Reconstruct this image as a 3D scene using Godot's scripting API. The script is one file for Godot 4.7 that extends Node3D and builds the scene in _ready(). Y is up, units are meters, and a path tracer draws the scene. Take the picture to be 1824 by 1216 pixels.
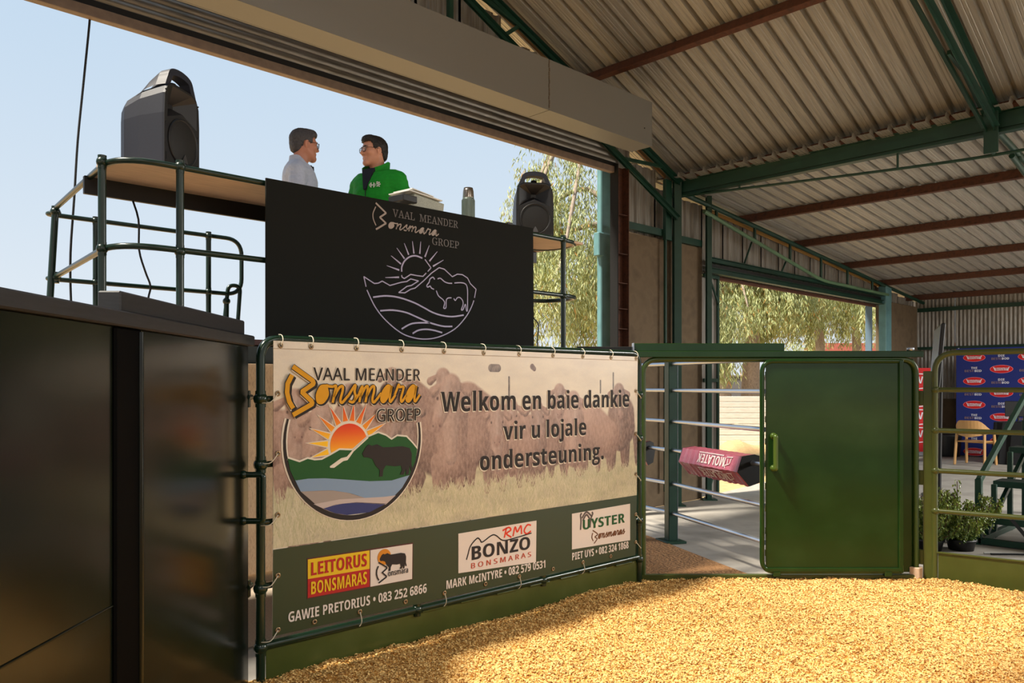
extends Node3D
# A cattle auction ring inside a steel shed. X runs along the gable wall towards the far eave, -Z points out through the roller door, Y is up, metres.

const EYE := 1.6
const WALL_Z := -6.22
const EAVE_X := 9.07
const EAVE_Y := 4.42
const SLOPE := 0.4
const RIDGE_X := 2.0
const LOW_SLOPE := 0.091

var rng := RandomNumberGenerator.new()
var used := {}
var M := {}


func _ready() -> void:
	rng.seed = 20260
	make_camera_and_light()
	make_materials()
	build_ground()
	build_walls()
	build_roof()
	build_steelwork()
	build_roller_door()
	build_ring_panels()
	build_banner()
	build_gate()
	build_alley()
	build_fence()
	build_rostrum()
	build_sign()
	build_speakers()
	build_people()
	build_far_corner()
	build_stand()
	build_outside()
	build_cables()
	build_sawdust()


func make_camera_and_light() -> void:
	var cam := Camera3D.new()
	cam.name = "camera"
	cam.projection = Camera3D.PROJECTION_FRUSTUM
	cam.keep_aspect = Camera3D.KEEP_HEIGHT
	cam.near = 0.05
	cam.far = 400.0
	cam.size = 1216.0 / 1420.0 * cam.near
	cam.frustum_offset = Vector2(0.0, (687.0 - 608.0) / 1420.0 * cam.near)
	cam.position = Vector3(0, EYE, 0)
	cam.rotation.y = deg_to_rad(45.756 - 90.0)
	add_child(cam)
	cam.current = true

	var env := Environment.new()
	env.background_mode = Environment.BG_SKY
	var sm := ProceduralSkyMaterial.new()
	sm.sky_top_color = Color(0.70, 0.83, 0.95)
	sm.sky_horizon_color = Color(0.93, 0.96, 0.985)
	sm.sky_curve = 0.30
	sm.ground_bottom_color = Color(0.55, 0.48, 0.38)
	sm.ground_horizon_color = Color(0.86, 0.84, 0.80)
	sm.sun_angle_max = 1.0
	var sky := Sky.new()
	sky.sky_material = sm
	env.sky = sky
	env.background_energy_multiplier = 0.95
	env.tonemap_mode = Environment.TONE_MAPPER_LINEAR
	env.tonemap_exposure = 1.0
	env.sdfgi_enabled = true
	env.ssao_enabled = true
	env.ssil_enabled = true
	var we := WorldEnvironment.new()
	we.name = "world"
	we.environment = env
	add_child(we)

	var sun := DirectionalLight3D.new()
	sun.name = "sun"
	sun.light_energy = 3.35
	sun.light_color = Color(1.0, 0.96, 0.89)
	sun.light_angular_distance = 6.0
	sun.shadow_enabled = true
	sun.sky_mode = DirectionalLight3D.SKY_MODE_LIGHT_ONLY
	add_child(sun)
	sun.look_at_from_position(Vector3(-0.5, 0.85, -0.20), Vector3.ZERO, Vector3(0, 0, 1))

	# milky roof sheets out of the frame: each glows and carries an area light of its own size just under it
	for s in SKYLIGHTS:
		skylight(s)

# centre X, centre Z, length along the slope, width along the ridge, light energy
const SKYLIGHTS := [[-1.6, 3.0, 3.0, 1.5, 14.0], [5.0, 5.2, 3.0, 1.5, 20.0], [13.5, 3.5, 4.0, 2.2, 280.0]]


func roof_y(x: float) -> float:
	if x > EAVE_X:
		return 4.33 - LOW_SLOPE * (x - EAVE_X)
	if x < RIDGE_X:
		return EAVE_Y + SLOPE * (EAVE_X - RIDGE_X) - SLOPE * (RIDGE_X - x)
	return EAVE_Y + SLOPE * (EAVE_X - x)


func roof_tilt(x: float) -> float:
	return -atan(LOW_SLOPE) if x > EAVE_X else (atan(SLOPE) if x < RIDGE_X else -atan(SLOPE))


func skylight(s: Array) -> void:
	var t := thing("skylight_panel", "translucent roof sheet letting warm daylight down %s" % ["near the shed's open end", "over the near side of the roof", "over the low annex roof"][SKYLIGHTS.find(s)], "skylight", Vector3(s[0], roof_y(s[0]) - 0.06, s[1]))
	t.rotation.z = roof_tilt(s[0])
	var b := Mb.new()
	b.box(Vector3.ZERO, Vector3(s[2], 0.012, s[3]))
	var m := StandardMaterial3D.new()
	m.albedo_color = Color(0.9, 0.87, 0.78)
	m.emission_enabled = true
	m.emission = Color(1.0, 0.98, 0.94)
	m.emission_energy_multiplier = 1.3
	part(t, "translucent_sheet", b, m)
	var l := AreaLight3D.new()
	l.name = "daylight"
	l.area_size = Vector2(s[2], s[3])
	l.light_energy = s[4]
	l.light_color = Color(0.98, 0.97, 0.95)
	l.area_range = 40.0
	l.area_attenuation = 2.0
	l.shadow_enabled = true
	l.position = Vector3(0, -0.03, 0)
	l.rotation.x = -PI / 2
	t.add_child(l, true)


# ---------------------------------------------------------------- helpers

class Mb:
	var v := PackedVector3Array()
	var n := PackedVector3Array()
	var t := PackedVector2Array()
	var c := PackedColorArray()
	var tint := Color.WHITE

	func tri(a: Vector3, b: Vector3, d: Vector3) -> void:  # counter-clockwise from outside
		var q := (b - a).cross(d - a).normalized()
		stri(a, b, d, q, q, q)

	func stri(a: Vector3, b: Vector3, d: Vector3, na: Vector3, nb: Vector3, nd: Vector3, ua := Vector2.ZERO, ub := Vector2.ZERO, ud := Vector2.ZERO) -> void:
		v.append_array([a, d, b])
		n.append_array([na, nd, nb])
		t.append_array([ua, ud, ub])
		c.append_array([tint, tint, tint])

	func quad(a: Vector3, b: Vector3, d: Vector3, e: Vector3, ua := Vector2(0, 0), ub := Vector2(1, 0), ud := Vector2(1, 1), ue := Vector2(0, 1)) -> void:
		var q := (b - a).cross(e - a).normalized()
		if q == Vector3.ZERO:
			q = (d - b).cross(e - b).normalized()
		stri(a, b, d, q, q, q, ua, ub, ud)
		stri(a, d, e, q, q, q, ua, ud, ue)

	func squad(a: Vector3, b: Vector3, d: Vector3, e: Vector3, na: Vector3, nb: Vector3, nd: Vector3, ne: Vector3, ua := Vector2(0, 0), ub := Vector2(1, 0), ud := Vector2(1, 1), ue := Vector2(0, 1)) -> void:
		stri(a, b, d, na, nb, nd, ua, ub, ud)
		stri(a, d, e, na, nd, ne, ua, ud, ue)

	func box(o: Vector3, size: Vector3, bevel := 0.0, at := Transform3D()) -> void:
		var h := size / 2
		var i := h - Vector3.ONE * bevel
		var ax := [Vector3.RIGHT, Vector3.UP, Vector3.BACK]
		for k in 3:
			var u: Vector3 = ax[(k + 1) % 3]
			var w: Vector3 = ax[(k + 2) % 3]
			var hu: float = i[(k + 1) % 3]
			var hw: float = i[(k + 2) % 3]
			for s in [1.0, -1.0]:
				var p: Vector3 = o + ax[k] * h[k] * s
				var a := p - u * hu - w * hw
				var b2 := p + u * hu - w * hw
				var d := p + u * hu + w * hw
				var e := p - u * hu + w * hw
				var U := Vector2(0, 0)
				if s > 0:
					quad(at * a, at * b2, at * d, at * e, U, Vector2(hu * 2, 0), Vector2(hu, hw) * 2, Vector2(0, hw * 2))
				else:
					quad(at * a, at * e, at * d, at * b2, U, Vector2(0, hw * 2), Vector2(hu, hw) * 2, Vector2(hu * 2, 0))
			if bevel > 0.0:
				for su in [1.0, -1.0]:
					for sw in [1.0, -1.0]:
						var p1: Vector3 = o + u * h[(k + 1) % 3] * su + w * hw * sw
						var p2: Vector3 = o + u * hu * su + w * h[(k + 2) % 3] * sw
						var l: Vector3 = ax[k] * i[k]
						if su * sw > 0:
							quad(at * (p1 - l), at * (p2 - l), at * (p2 + l), at * (p1 + l))
						else:
							quad(at * (p1 - l), at * (p1 + l), at * (p2 + l), at * (p2 - l))
		if bevel > 0.0:
			for sx in [1.0, -1.0]:
				for sy in [1.0, -1.0]:
					for sz in [1.0, -1.0]:
						var a := at * (o + Vector3(h.x * sx, i.y * sy, i.z * sz))
						var b2 := at * (o + Vector3(i.x * sx, h.y * sy, i.z * sz))
						var d := at * (o + Vector3(i.x * sx, i.y * sy, h.z * sz))
						if sx * sy * sz > 0:
							tri(a, b2, d)
						else:
							tri(a, d, b2)

	func bar(a: Vector3, b2: Vector3, w: float, h: float, up := Vector3.UP, bevel := 0.0) -> void:  # a box from a to b2, w across, h along up
		var z := (b2 - a).normalized()
		var x := up.cross(z)
		x = (Vector3.RIGHT if absf(z.x) < 0.9 else Vector3.FORWARD).cross(z).normalized() if x.length() < 0.01 else x.normalized()
		box(Vector3.ZERO, Vector3(w, h, a.distance_to(b2)), bevel, Transform3D(Basis(x, z.cross(x), z), (a + b2) / 2))

	func tube(pts: Array, r, sides := 10, caps := true, closed := false) -> void:
		var k := pts.size()
		var rings := []
		var nor := []
		var x := Vector3.ZERO
		for i in k:
			var d: Vector3 = (pts[(i + 1) % k] - pts[(i - 1 + k) % k]) if closed else (pts[mini(i + 1, k - 1)] - pts[maxi(i - 1, 0)])
			d = d.normalized()
			x = x - d * x.dot(d)
			if x.length() < 0.05:
				x = d.cross(Vector3.UP if absf(d.y) < 0.9 else Vector3.RIGHT)
			x = x.normalized()
			var y := d.cross(x)
			var rad: float = r[i] if r is Array else r
			var ring := []
			var nn := []
			for j in sides:
				var q := x * cos(TAU * j / sides) + y * sin(TAU * j / sides)
				ring.append(pts[i] + q * rad)
				nn.append(q)
			rings.append(ring)
			nor.append(nn)
		var along := 0.0
		for i in (k if closed else k - 1):
			var i2 := (i + 1) % k
			var step: float = pts[i].distance_to(pts[i2])
			for j in sides:
				var j2 := (j + 1) % sides
				squad(rings[i][j], rings[i][j2], rings[i2][j2], rings[i2][j], nor[i][j], nor[i][j2], nor[i2][j2], nor[i2][j], Vector2(float(j) / sides, along), Vector2(float(j + 1) / sides, along), Vector2(float(j + 1) / sides, along + step), Vector2(float(j) / sides, along + step))
			along += step
		if caps and not closed:
			for j in sides:
				var j2 := (j + 1) % sides
				tri(pts[0], rings[0][j2], rings[0][j])
				tri(pts[k - 1], rings[k - 1][j], rings[k - 1][j2])

	func lathe(prof: Array, sides := 16, at := Transform3D()) -> void:  # Vector2(radius, height) upwards, about Y
		var nr := []
		for i in prof.size():
			var d: Vector2 = prof[mini(i + 1, prof.size() - 1)] - prof[maxi(i - 1, 0)]
			nr.append(Vector2(d.y, -d.x).normalized())
		for i in prof.size() - 1:
			for j in sides:
				var a := TAU * j / sides
				var b2 := TAU * (j + 1) / sides
				var f := func(q: Vector2, w: float) -> Vector3: return Vector3(q.x * cos(w), q.y, -q.x * sin(w))
				squad(at * f.call(prof[i], a), at * f.call(prof[i], b2), at * f.call(prof[i + 1], b2), at * f.call(prof[i + 1], a), at.basis * f.call(nr[i], a), at.basis * f.call(nr[i], b2), at.basis * f.call(nr[i + 1], b2), at.basis * f.call(nr[i + 1], a))

	func ball(o: Vector3, r: float, sides := 12, squash := Vector3.ONE) -> void:
		var prof := []
		for i in 9:
			var w := -PI / 2 + PI * i / 8.0
			prof.append(Vector2(maxf(r * cos(w), 0.0), r * sin(w)))
		lathe(prof, sides, Transform3D(Basis.from_scale(squash), o))

	func prism(poly: PackedVector2Array, depth: float, at := Transform3D(), inset := 0.0) -> void:  # polygon in XY, from z = 0 (front, facing +z) back to -depth
		var p := poly.duplicate()
		if Geometry2D.is_polygon_clockwise(p):
			p.reverse()
		var front := p
		if inset > 0.0:
			var shrunk := Geometry2D.offset_polygon(p, -inset, Geometry2D.JOIN_MITER)
			if shrunk.size() == 1 and shrunk[0].size() == p.size():
				front = shrunk[0]
				if Geometry2D.is_polygon_clockwise(front):
					front.reverse()
				var best := 0
				for i in front.size():
					if front[i].distance_to(p[0]) < front[best].distance_to(p[0]):
						best = i
				front = front.slice(best) + front.slice(0, best)
		var ix := Geometry2D.triangulate_polygon(front)
		for i in range(0, ix.size(), 3):
			var a := front[ix[i]]
			var b2 := front[ix[i + 1]]
			var d := front[ix[i + 2]]
			if (b2 - a).cross(d - a) < 0:
				var s := b2
				b2 = d
				d = s
			var q := at.basis.z.normalized()
			stri(at * Vector3(a.x, a.y, 0), at * Vector3(b2.x, b2.y, 0), at * Vector3(d.x, d.y, 0), q, q, q, a, b2, d)
			if depth > 0.003:
				tri(at * Vector3(a.x, a.y, -depth), at * Vector3(d.x, d.y, -depth), at * Vector3(b2.x, b2.y, -depth))
		if depth > 0.0:
			for i in p.size():
				var j := (i + 1) % p.size()
				var e := -minf(inset, depth) if front != p else 0.0
				if e < 0.0:
					quad(at * Vector3(p[i].x, p[i].y, e), at * Vector3(p[j].x, p[j].y, e), at * Vector3(front[j].x, front[j].y, 0), at * Vector3(front[i].x, front[i].y, 0))
				quad(at * Vector3(p[i].x, p[i].y, -depth), at * Vector3(p[j].x, p[j].y, -depth), at * Vector3(p[j].x, p[j].y, e), at * Vector3(p[i].x, p[i].y, e))

	func ribbon(pts: PackedVector2Array, w: float, depth: float, at := Transform3D(), ends := Geometry2D.END_ROUND) -> void:
		for p in Geometry2D.offset_polyline(pts, w / 2, Geometry2D.JOIN_ROUND, ends):
			if not Geometry2D.is_polygon_clockwise(p):
				prism(p, depth, at)

	func mesh() -> ArrayMesh:
		var a := []
		a.resize(Mesh.ARRAY_MAX)
		a[Mesh.ARRAY_VERTEX] = v
		a[Mesh.ARRAY_NORMAL] = n
		a[Mesh.ARRAY_TEX_UV] = t
		a[Mesh.ARRAY_COLOR] = c
		var m := ArrayMesh.new()
		m.add_surface_from_arrays(Mesh.PRIMITIVE_TRIANGLES, a)
		return m


func V(x: float, y: float) -> Vector2:
	return Vector2(x, y)


func numbered(called: String) -> String:
	used[called] = used.get(called, -1) + 1
	return called if used[called] == 0 else "%s_%03d" % [called, used[called]]


func thing(called: String, label: String, category: String, at := Vector3.ZERO, turn := 0.0, group := "") -> Node3D:
	var o := Node3D.new()
	o.name = numbered(called)
	add_child(o, true)
	o.position = at
	o.rotation.y = turn
	return tag(o, label, category, group)


func tag(o: Node3D, label: String, category: String, group := "") -> Node3D:
	o.set_meta("label", label)
	o.set_meta("category", category)
	if group:
		o.set_meta("group", group)
	return o


func struct(called: String, label: String, category: String) -> Node3D:
	var o := thing(called, label, category)
	o.set_meta("kind", "structure")
	return o


func place(parent: Node3D, called: String, m: Mesh, mat: Material, at := Transform3D()) -> MeshInstance3D:
	var o := MeshInstance3D.new()
	o.mesh = m
	o.material_override = mat
	o.name = numbered(called) if parent == self else called
	o.transform = at
	parent.add_child(o, true)
	return o


func part(parent: Node3D, called: String, b: Mb, mat: Material) -> MeshInstance3D:
	return place(parent, called, b.mesh(), mat)


func single(called: String, label: String, category: String, b: Mb, mat: Material, group := "") -> MeshInstance3D:
	var o := place(self, called, b.mesh(), mat)
	tag(o, label, category, group)
	return o


func smooth_path(p: Array, steps := 6) -> PackedVector2Array:  # Catmull-Rom through 2D points
	var out := PackedVector2Array()
	for i in p.size() - 1:
		for k in steps:
			out.append(p[i].cubic_interpolate(p[i + 1], p[maxi(i - 1, 0)], p[mini(i + 2, p.size() - 1)], float(k) / steps))
	out.append(p[-1])
	return out


func smooth3(p: Array, steps := 6) -> Array:
	var out := []
	for i in p.size() - 1:
		for k in steps:
			out.append(p[i].cubic_interpolate(p[i + 1], p[maxi(i - 1, 0)], p[mini(i + 2, p.size() - 1)], float(k) / steps))
	out.append(p[-1])
	return out


func bent(p: Array, r: float, steps := 6, closed := false) -> Array:  # a polyline whose corners are rounded with radius r
	var out := []
	var k := p.size()
	for i in k:
		if not closed and (i == 0 or i == k - 1):
			out.append(p[i])
			continue
		var a: Vector3 = (p[(i - 1 + k) % k] - p[i])
		var b: Vector3 = (p[(i + 1) % k] - p[i])
		var q := minf(r, minf(a.length(), b.length()) * 0.49)
		var s: Vector3 = p[i] + a.normalized() * q
		var e: Vector3 = p[i] + b.normalized() * q
		for j in steps + 1:
			var w := float(j) / steps
			out.append(s.lerp(p[i], w).lerp(p[i].lerp(e, w), w))
	return out


func text(parent: Node3D, called: String, what: String, lo: Vector2, hi: Vector2, z: float, mat: Material, face := "Droid Sans", weight := 700, depth := 0.002) -> MeshInstance3D:  # lettering whose ink fills the rectangle lo..hi in the parent's XY plane
	var f := SystemFont.new()
	f.font_names = PackedStringArray([face])
	f.font_weight = weight
	var whole := word_mesh(what, f)
	var bb := whole.get_aabb()
	var s := Vector3((hi.x - lo.x) / bb.size.x, (hi.y - lo.y) / bb.size.y, depth / 0.1)
	var from := Vector3(lo.x - bb.position.x * s.x, lo.y - bb.position.y * s.y, z)
	var words := what.split(" ", false)
	if words.size() == 1:
		return place(parent, called, whole, mat, Transform3D(Basis.from_scale(s), from))
	var o: MeshInstance3D
	var at := 0
	for w in words:  # each word a mesh of its own
		at = what.find(w, at)
		var x := f.get_string_size(what.substr(0, at), HORIZONTAL_ALIGNMENT_LEFT, -1, 64).x * 0.01 if at > 0 else 0.0
		o = place(parent, called, word_mesh(w, f), mat, Transform3D(Basis.from_scale(s), from + Vector3(x * s.x, 0, 0)))
		at += w.length()
	return o


func word_mesh(what: String, f: Font) -> TextMesh:
	var tm := TextMesh.new()
	tm.font = f
	tm.text = what
	tm.font_size = 64
	tm.pixel_size = 0.01
	tm.depth = 0.1
	tm.curve_step = 2.0
	tm.horizontal_alignment = HORIZONTAL_ALIGNMENT_LEFT
	return tm


func noise_tex(freq: float, colors: Array, size := 512, octaves := 4, kind := FastNoiseLite.TYPE_SIMPLEX_SMOOTH, sd := 1) -> NoiseTexture2D:
	var f := FastNoiseLite.new()
	f.seed = sd
	f.noise_type = kind
	f.frequency = freq
	f.fractal_octaves = octaves
	var t := NoiseTexture2D.new()
	t.width = size
	t.height = size
	t.seamless = true
	t.noise = f
	var g := Gradient.new()
	var offs := PackedFloat32Array()
	for i in colors.size():
		offs.append(float(i) / (colors.size() - 1))
	g.offsets = offs
	g.colors = PackedColorArray(colors)
	t.color_ramp = g
	return t


func normal_tex(freq: float, strength: float, size := 512, octaves := 4, sd := 7) -> NoiseTexture2D:
	var f := FastNoiseLite.new()
	f.seed = sd
	f.frequency = freq
	f.fractal_octaves = octaves
	var t := NoiseTexture2D.new()
	t.width = size
	t.height = size
	t.seamless = true
	t.noise = f
	t.as_normal_map = true
	t.bump_strength = strength
	return t


func plain(col: Color, rough := 0.6, metal := 0.0) -> StandardMaterial3D:
	var m := StandardMaterial3D.new()
	m.albedo_color = col
	m.roughness = rough
	m.metallic = metal
	return m


func textured(colors: Array, freq: float, scale: Vector3, rough := 0.8, metal := 0.0, sd := 1, octaves := 4) -> StandardMaterial3D:  # noise between the colours, laid on from three sides
	var m := plain(Color.WHITE, rough, metal)
	m.albedo_texture = noise_tex(freq, colors, 512, octaves, FastNoiseLite.TYPE_SIMPLEX_SMOOTH, sd)
	m.uv1_triplanar = true
	m.uv1_world_triplanar = true
	m.uv1_scale = scale
	return m


func paint(col: Color, rough := 0.3, sd := 3) -> StandardMaterial3D:  # enamel on steel, slightly uneven
	var m := textured([col.darkened(0.12), col, col.lightened(0.05)], 0.01, Vector3.ONE * 0.5, rough, 0.0, sd)
	m.normal_enabled = true
	m.normal_texture = normal_tex(0.02, 1.2, 512, 3, sd)
	m.normal_scale = 0.05
	return m


func make_materials() -> void:
	M.green = paint(Color(0.105, 0.215, 0.075), 0.16)
	M.green.metallic_specular = 0.4
	M.green_pipe = plain(Color(0.19, 0.27, 0.10), 0.3)
	M.olive_pipe = plain(Color(0.28, 0.31, 0.135), 0.28)
	M.dark_pipe = plain(Color(0.06, 0.15, 0.10), 0.22)
	M.rail_pipe = plain(Color(0.06, 0.15, 0.11), 0.3)
	M.black_paint = paint(Color(0.055, 0.07, 0.04), 0.19, 5)
	M.black_paint.metallic_specular = 0.40
	M.black_wood = textured([Color(0.09, 0.09, 0.10), Color(0.17, 0.17, 0.18)], 0.03, Vector3(1, 4, 1), 0.45)
	M.green_plate = paint(Color(0.25, 0.29, 0.11), 0.3, 9)
	M.steel_green = paint(Color(0.055, 0.215, 0.16), 0.45, 11)
	M.teal = paint(Color(0.36, 0.53, 0.55), 0.5, 12)
	M.rust = textured([Color(0.25, 0.14, 0.09), Color(0.34, 0.19, 0.12), Color(0.20, 0.115, 0.075)], 0.02, Vector3.ONE, 0.75)
	M.cement = textured([Color(0.34, 0.285, 0.22), Color(0.42, 0.355, 0.275), Color(0.38, 0.32, 0.245)], 0.008, Vector3.ONE * 0.6, 0.95, 0.0, 4, 6)
	M.sheet = streaked([Color(0.52, 0.51, 0.485), Color(0.66, 0.645, 0.61), Color(0.59, 0.575, 0.545), Color(0.69, 0.68, 0.645)], 21)
	M.sheet_wall = streaked([Color(0.44, 0.42, 0.39), Color(0.60, 0.59, 0.57), Color(0.51, 0.48, 0.45), Color(0.68, 0.68, 0.67)], 22)
	M.galv = plain(Color(0.72, 0.75, 0.80), 0.28, 0.85)
	M.chrome = plain(Color(0.85, 0.85, 0.85), 0.15, 1.0)
	M.black = plain(Color(0.03, 0.03, 0.035), 0.5)
	M.white = plain(Color(0.88, 0.88, 0.86), 0.6)
	M.wood = textured([Color(0.74, 0.63, 0.53), Color(0.84, 0.73, 0.62)], 0.02, Vector3(0.4, 1, 4), 0.7)


func streaked(colors: Array, sd: int) -> StandardMaterial3D:  # zinc with dust and rain streaks along the sheet (V runs along it, in metres)
	var m := plain(Color.WHITE, 0.5, 0.3)
	m.albedo_texture = noise_tex(0.02, colors, 512, 4, FastNoiseLite.TYPE_SIMPLEX_SMOOTH, sd)
	m.uv1_scale = Vector3(2.3, 0.07, 1)
	return m


# ---------------------------------------------------------------- ground, walls, roof

func patch(b: Mb, p: Array) -> void:  # a level polygon seen from above, Vector3 corners counter-clockwise from above
	for i in range(1, p.size() - 1):
		b.tri(p[0], p[i], p[i + 1])


func build_ground() -> void:
	var b := Mb.new()
	b.box(Vector3(2.5, -0.15, 4.0), Vector3(15, 0.3, 20.44))
	# the annex slab climbs a little towards the far wall
	for q in [[10.0, 15.0, 0.0, 0.19], [15.0, 18.6, 0.19, 0.19]]:
		b.quad(Vector3(q[0], q[2], 14.22), Vector3(q[1], q[3], 14.22), Vector3(q[1], q[3], -6.3), Vector3(q[0], q[2], -6.3))
		b.quad(Vector3(q[0], -0.3, -6.3), Vector3(q[0], q[2], -6.3), Vector3(q[1], q[3], -6.3), Vector3(q[1], -0.3, -6.3))
		b.quad(Vector3(q[0], -0.3, 14.22), Vector3(q[1], -0.3, 14.22), Vector3(q[1], q[3], 14.22), Vector3(q[0], q[2], 14.22))
	var m := textured([Color(0.50, 0.48, 0.45), Color(0.62, 0.60, 0.57), Color(0.56, 0.54, 0.51)], 0.006, Vector3.ONE * 0.35, 0.75, 0.0, 8, 6)
	var o := place(self, "floor", b.mesh(), m)
	o.set_meta("kind", "structure")
	tag(o, "grey concrete slab of the shed floor beyond the gate", "floor")

	b = Mb.new()
	b.quad(Vector3(-120, -0.3, 120), Vector3(120, -0.3, 120), Vector3(120, -0.3, -6.6), Vector3(-120, -0.3, -6.6))
	b.quad(Vector3(-120, -0.06, -6.3), Vector3(120, -0.06, -6.3), Vector3(120, 0.12, -16.0), Vector3(-120, 0.12, -16.0))
	b.quad(Vector3(-120, 0.12, -16.0), Vector3(120, 0.12, -16.0), Vector3(120, 0.3, -140.0), Vector3(-120, 0.3, -140.0))
	m = textured([Color(0.62, 0.50, 0.34), Color(0.74, 0.62, 0.44), Color(0.55, 0.45, 0.30)], 0.01, Vector3.ONE * 0.4, 0.95, 0.0, 9, 6)
	o = place(self, "ground", b.mesh(), m)
	o.set_meta("kind", "structure")
	tag(o, "pale sandy yard outside the shed", "ground")

	# brown trampled dirt in the alley behind the gate
	b = Mb.new()
	var edge := [Vector3(5.20, 0, -3.95), Vector3(5.98, 0, -3.26), Vector3(6.08, 0, -3.34), Vector3(6.30, 0, -3.80), Vector3(6.55, 0, -4.30), Vector3(6.80, 0, -4.78), Vector3(6.93, 0, -5.06), Vector3(6.6, 0, -5.7), Vector3(5.2, 0, -5.8)]
	var top := []
	for e in edge:
		top.append(e + Vector3(0, 0.014, 0))
	patch(b, top)
	for i in edge.size():
		var j := (i + 1) % edge.size()
		b.quad(edge[i], edge[j], top[j], top[i])
	m = textured([Color(0.52, 0.37, 0.22), Color(0.68, 0.50, 0.32), Color(0.45, 0.31, 0.18)], 0.03, Vector3.ONE, 0.95, 0.0, 10, 6)
	m.heightmap_enabled = true
	m.heightmap_texture = noise_tex(0.05, [Color.BLACK, Color.WHITE])
	m.heightmap_scale = 2.0
	o = place(self, "alley_dirt", b.mesh(), m)
	o.set_meta("kind", "stuff")
	tag(o, "brown trampled dirt on the alley floor behind the gate", "dirt")


func ribbed(pitches: int, length: float, pitch := 0.19, rib := 0.055, pan := 0.132) -> ArrayMesh:  # ribbed roof sheet: X across, Z along, ribs stand up; seen from both sides
	var b := Mb.new()
	var prof := []
	var flat := pitch - pan
	for i in pitches:
		var x := i * pitch
		prof.append(V(x, 0))
		for k in [0.36, 0.64]:  # two fine flutes in each pan
			prof.append_array([V(x + pan * k - 0.005, 0), V(x + pan * k, 0.0045), V(x + pan * k + 0.005, 0)])
		prof.append_array([V(x + pan, 0), V(x + pan + flat * 0.2, rib), V(x + pan + flat * 0.8, rib)])
	prof.append_array([V(pitches * pitch, 0), V(pitches * pitch + pan * 0.35, 0)])
	for i in prof.size() - 1:
		var a: Vector2 = prof[i]
		var e: Vector2 = prof[i + 1]
		b.quad(Vector3(a.x, a.y, length), Vector3(e.x, e.y, length), Vector3(e.x, e.y, 0), Vector3(a.x, a.y, 0), V(a.x, length), V(e.x, length), V(e.x, 0), V(a.x, 0))
	return b.mesh()


func wavy(width: float, length: float, pitch := 0.076, amp := 0.009) -> ArrayMesh:  # small round corrugations: X across, Y up the sheet, facing +Z
	var b := Mb.new()
	var k := int(width / pitch * 6)
	for i in k:
		var x0 := width * i / k
		var x1 := width * (i + 1) / k
		var f := func(x: float) -> float: return amp * sin(TAU * x / pitch)
		var g := func(x: float) -> Vector3: return Vector3(-amp * TAU / pitch * cos(TAU * x / pitch), 0, 1).normalized()
		b.squad(Vector3(x0, 0, f.call(x0)), Vector3(x1, 0, f.call(x1)), Vector3(x1, length, f.call(x1)), Vector3(x0, length, f.call(x0)), g.call(x0), g.call(x1), g.call(x1), g.call(x0), V(x0, 0), V(x1, 0), V(x1, length), V(x0, length))
	return b.mesh()


func standing(sheet: Array) -> Transform3D:  # [x, y0, z]: a ribbed sheet set upright, ribs towards -Z, X stays X
	return Transform3D(Basis(Vector3.RIGHT, Vector3(0, 0, -1), Vector3(0, 1, 0)), Vector3(sheet[0], sheet[1], sheet[2]))


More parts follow.
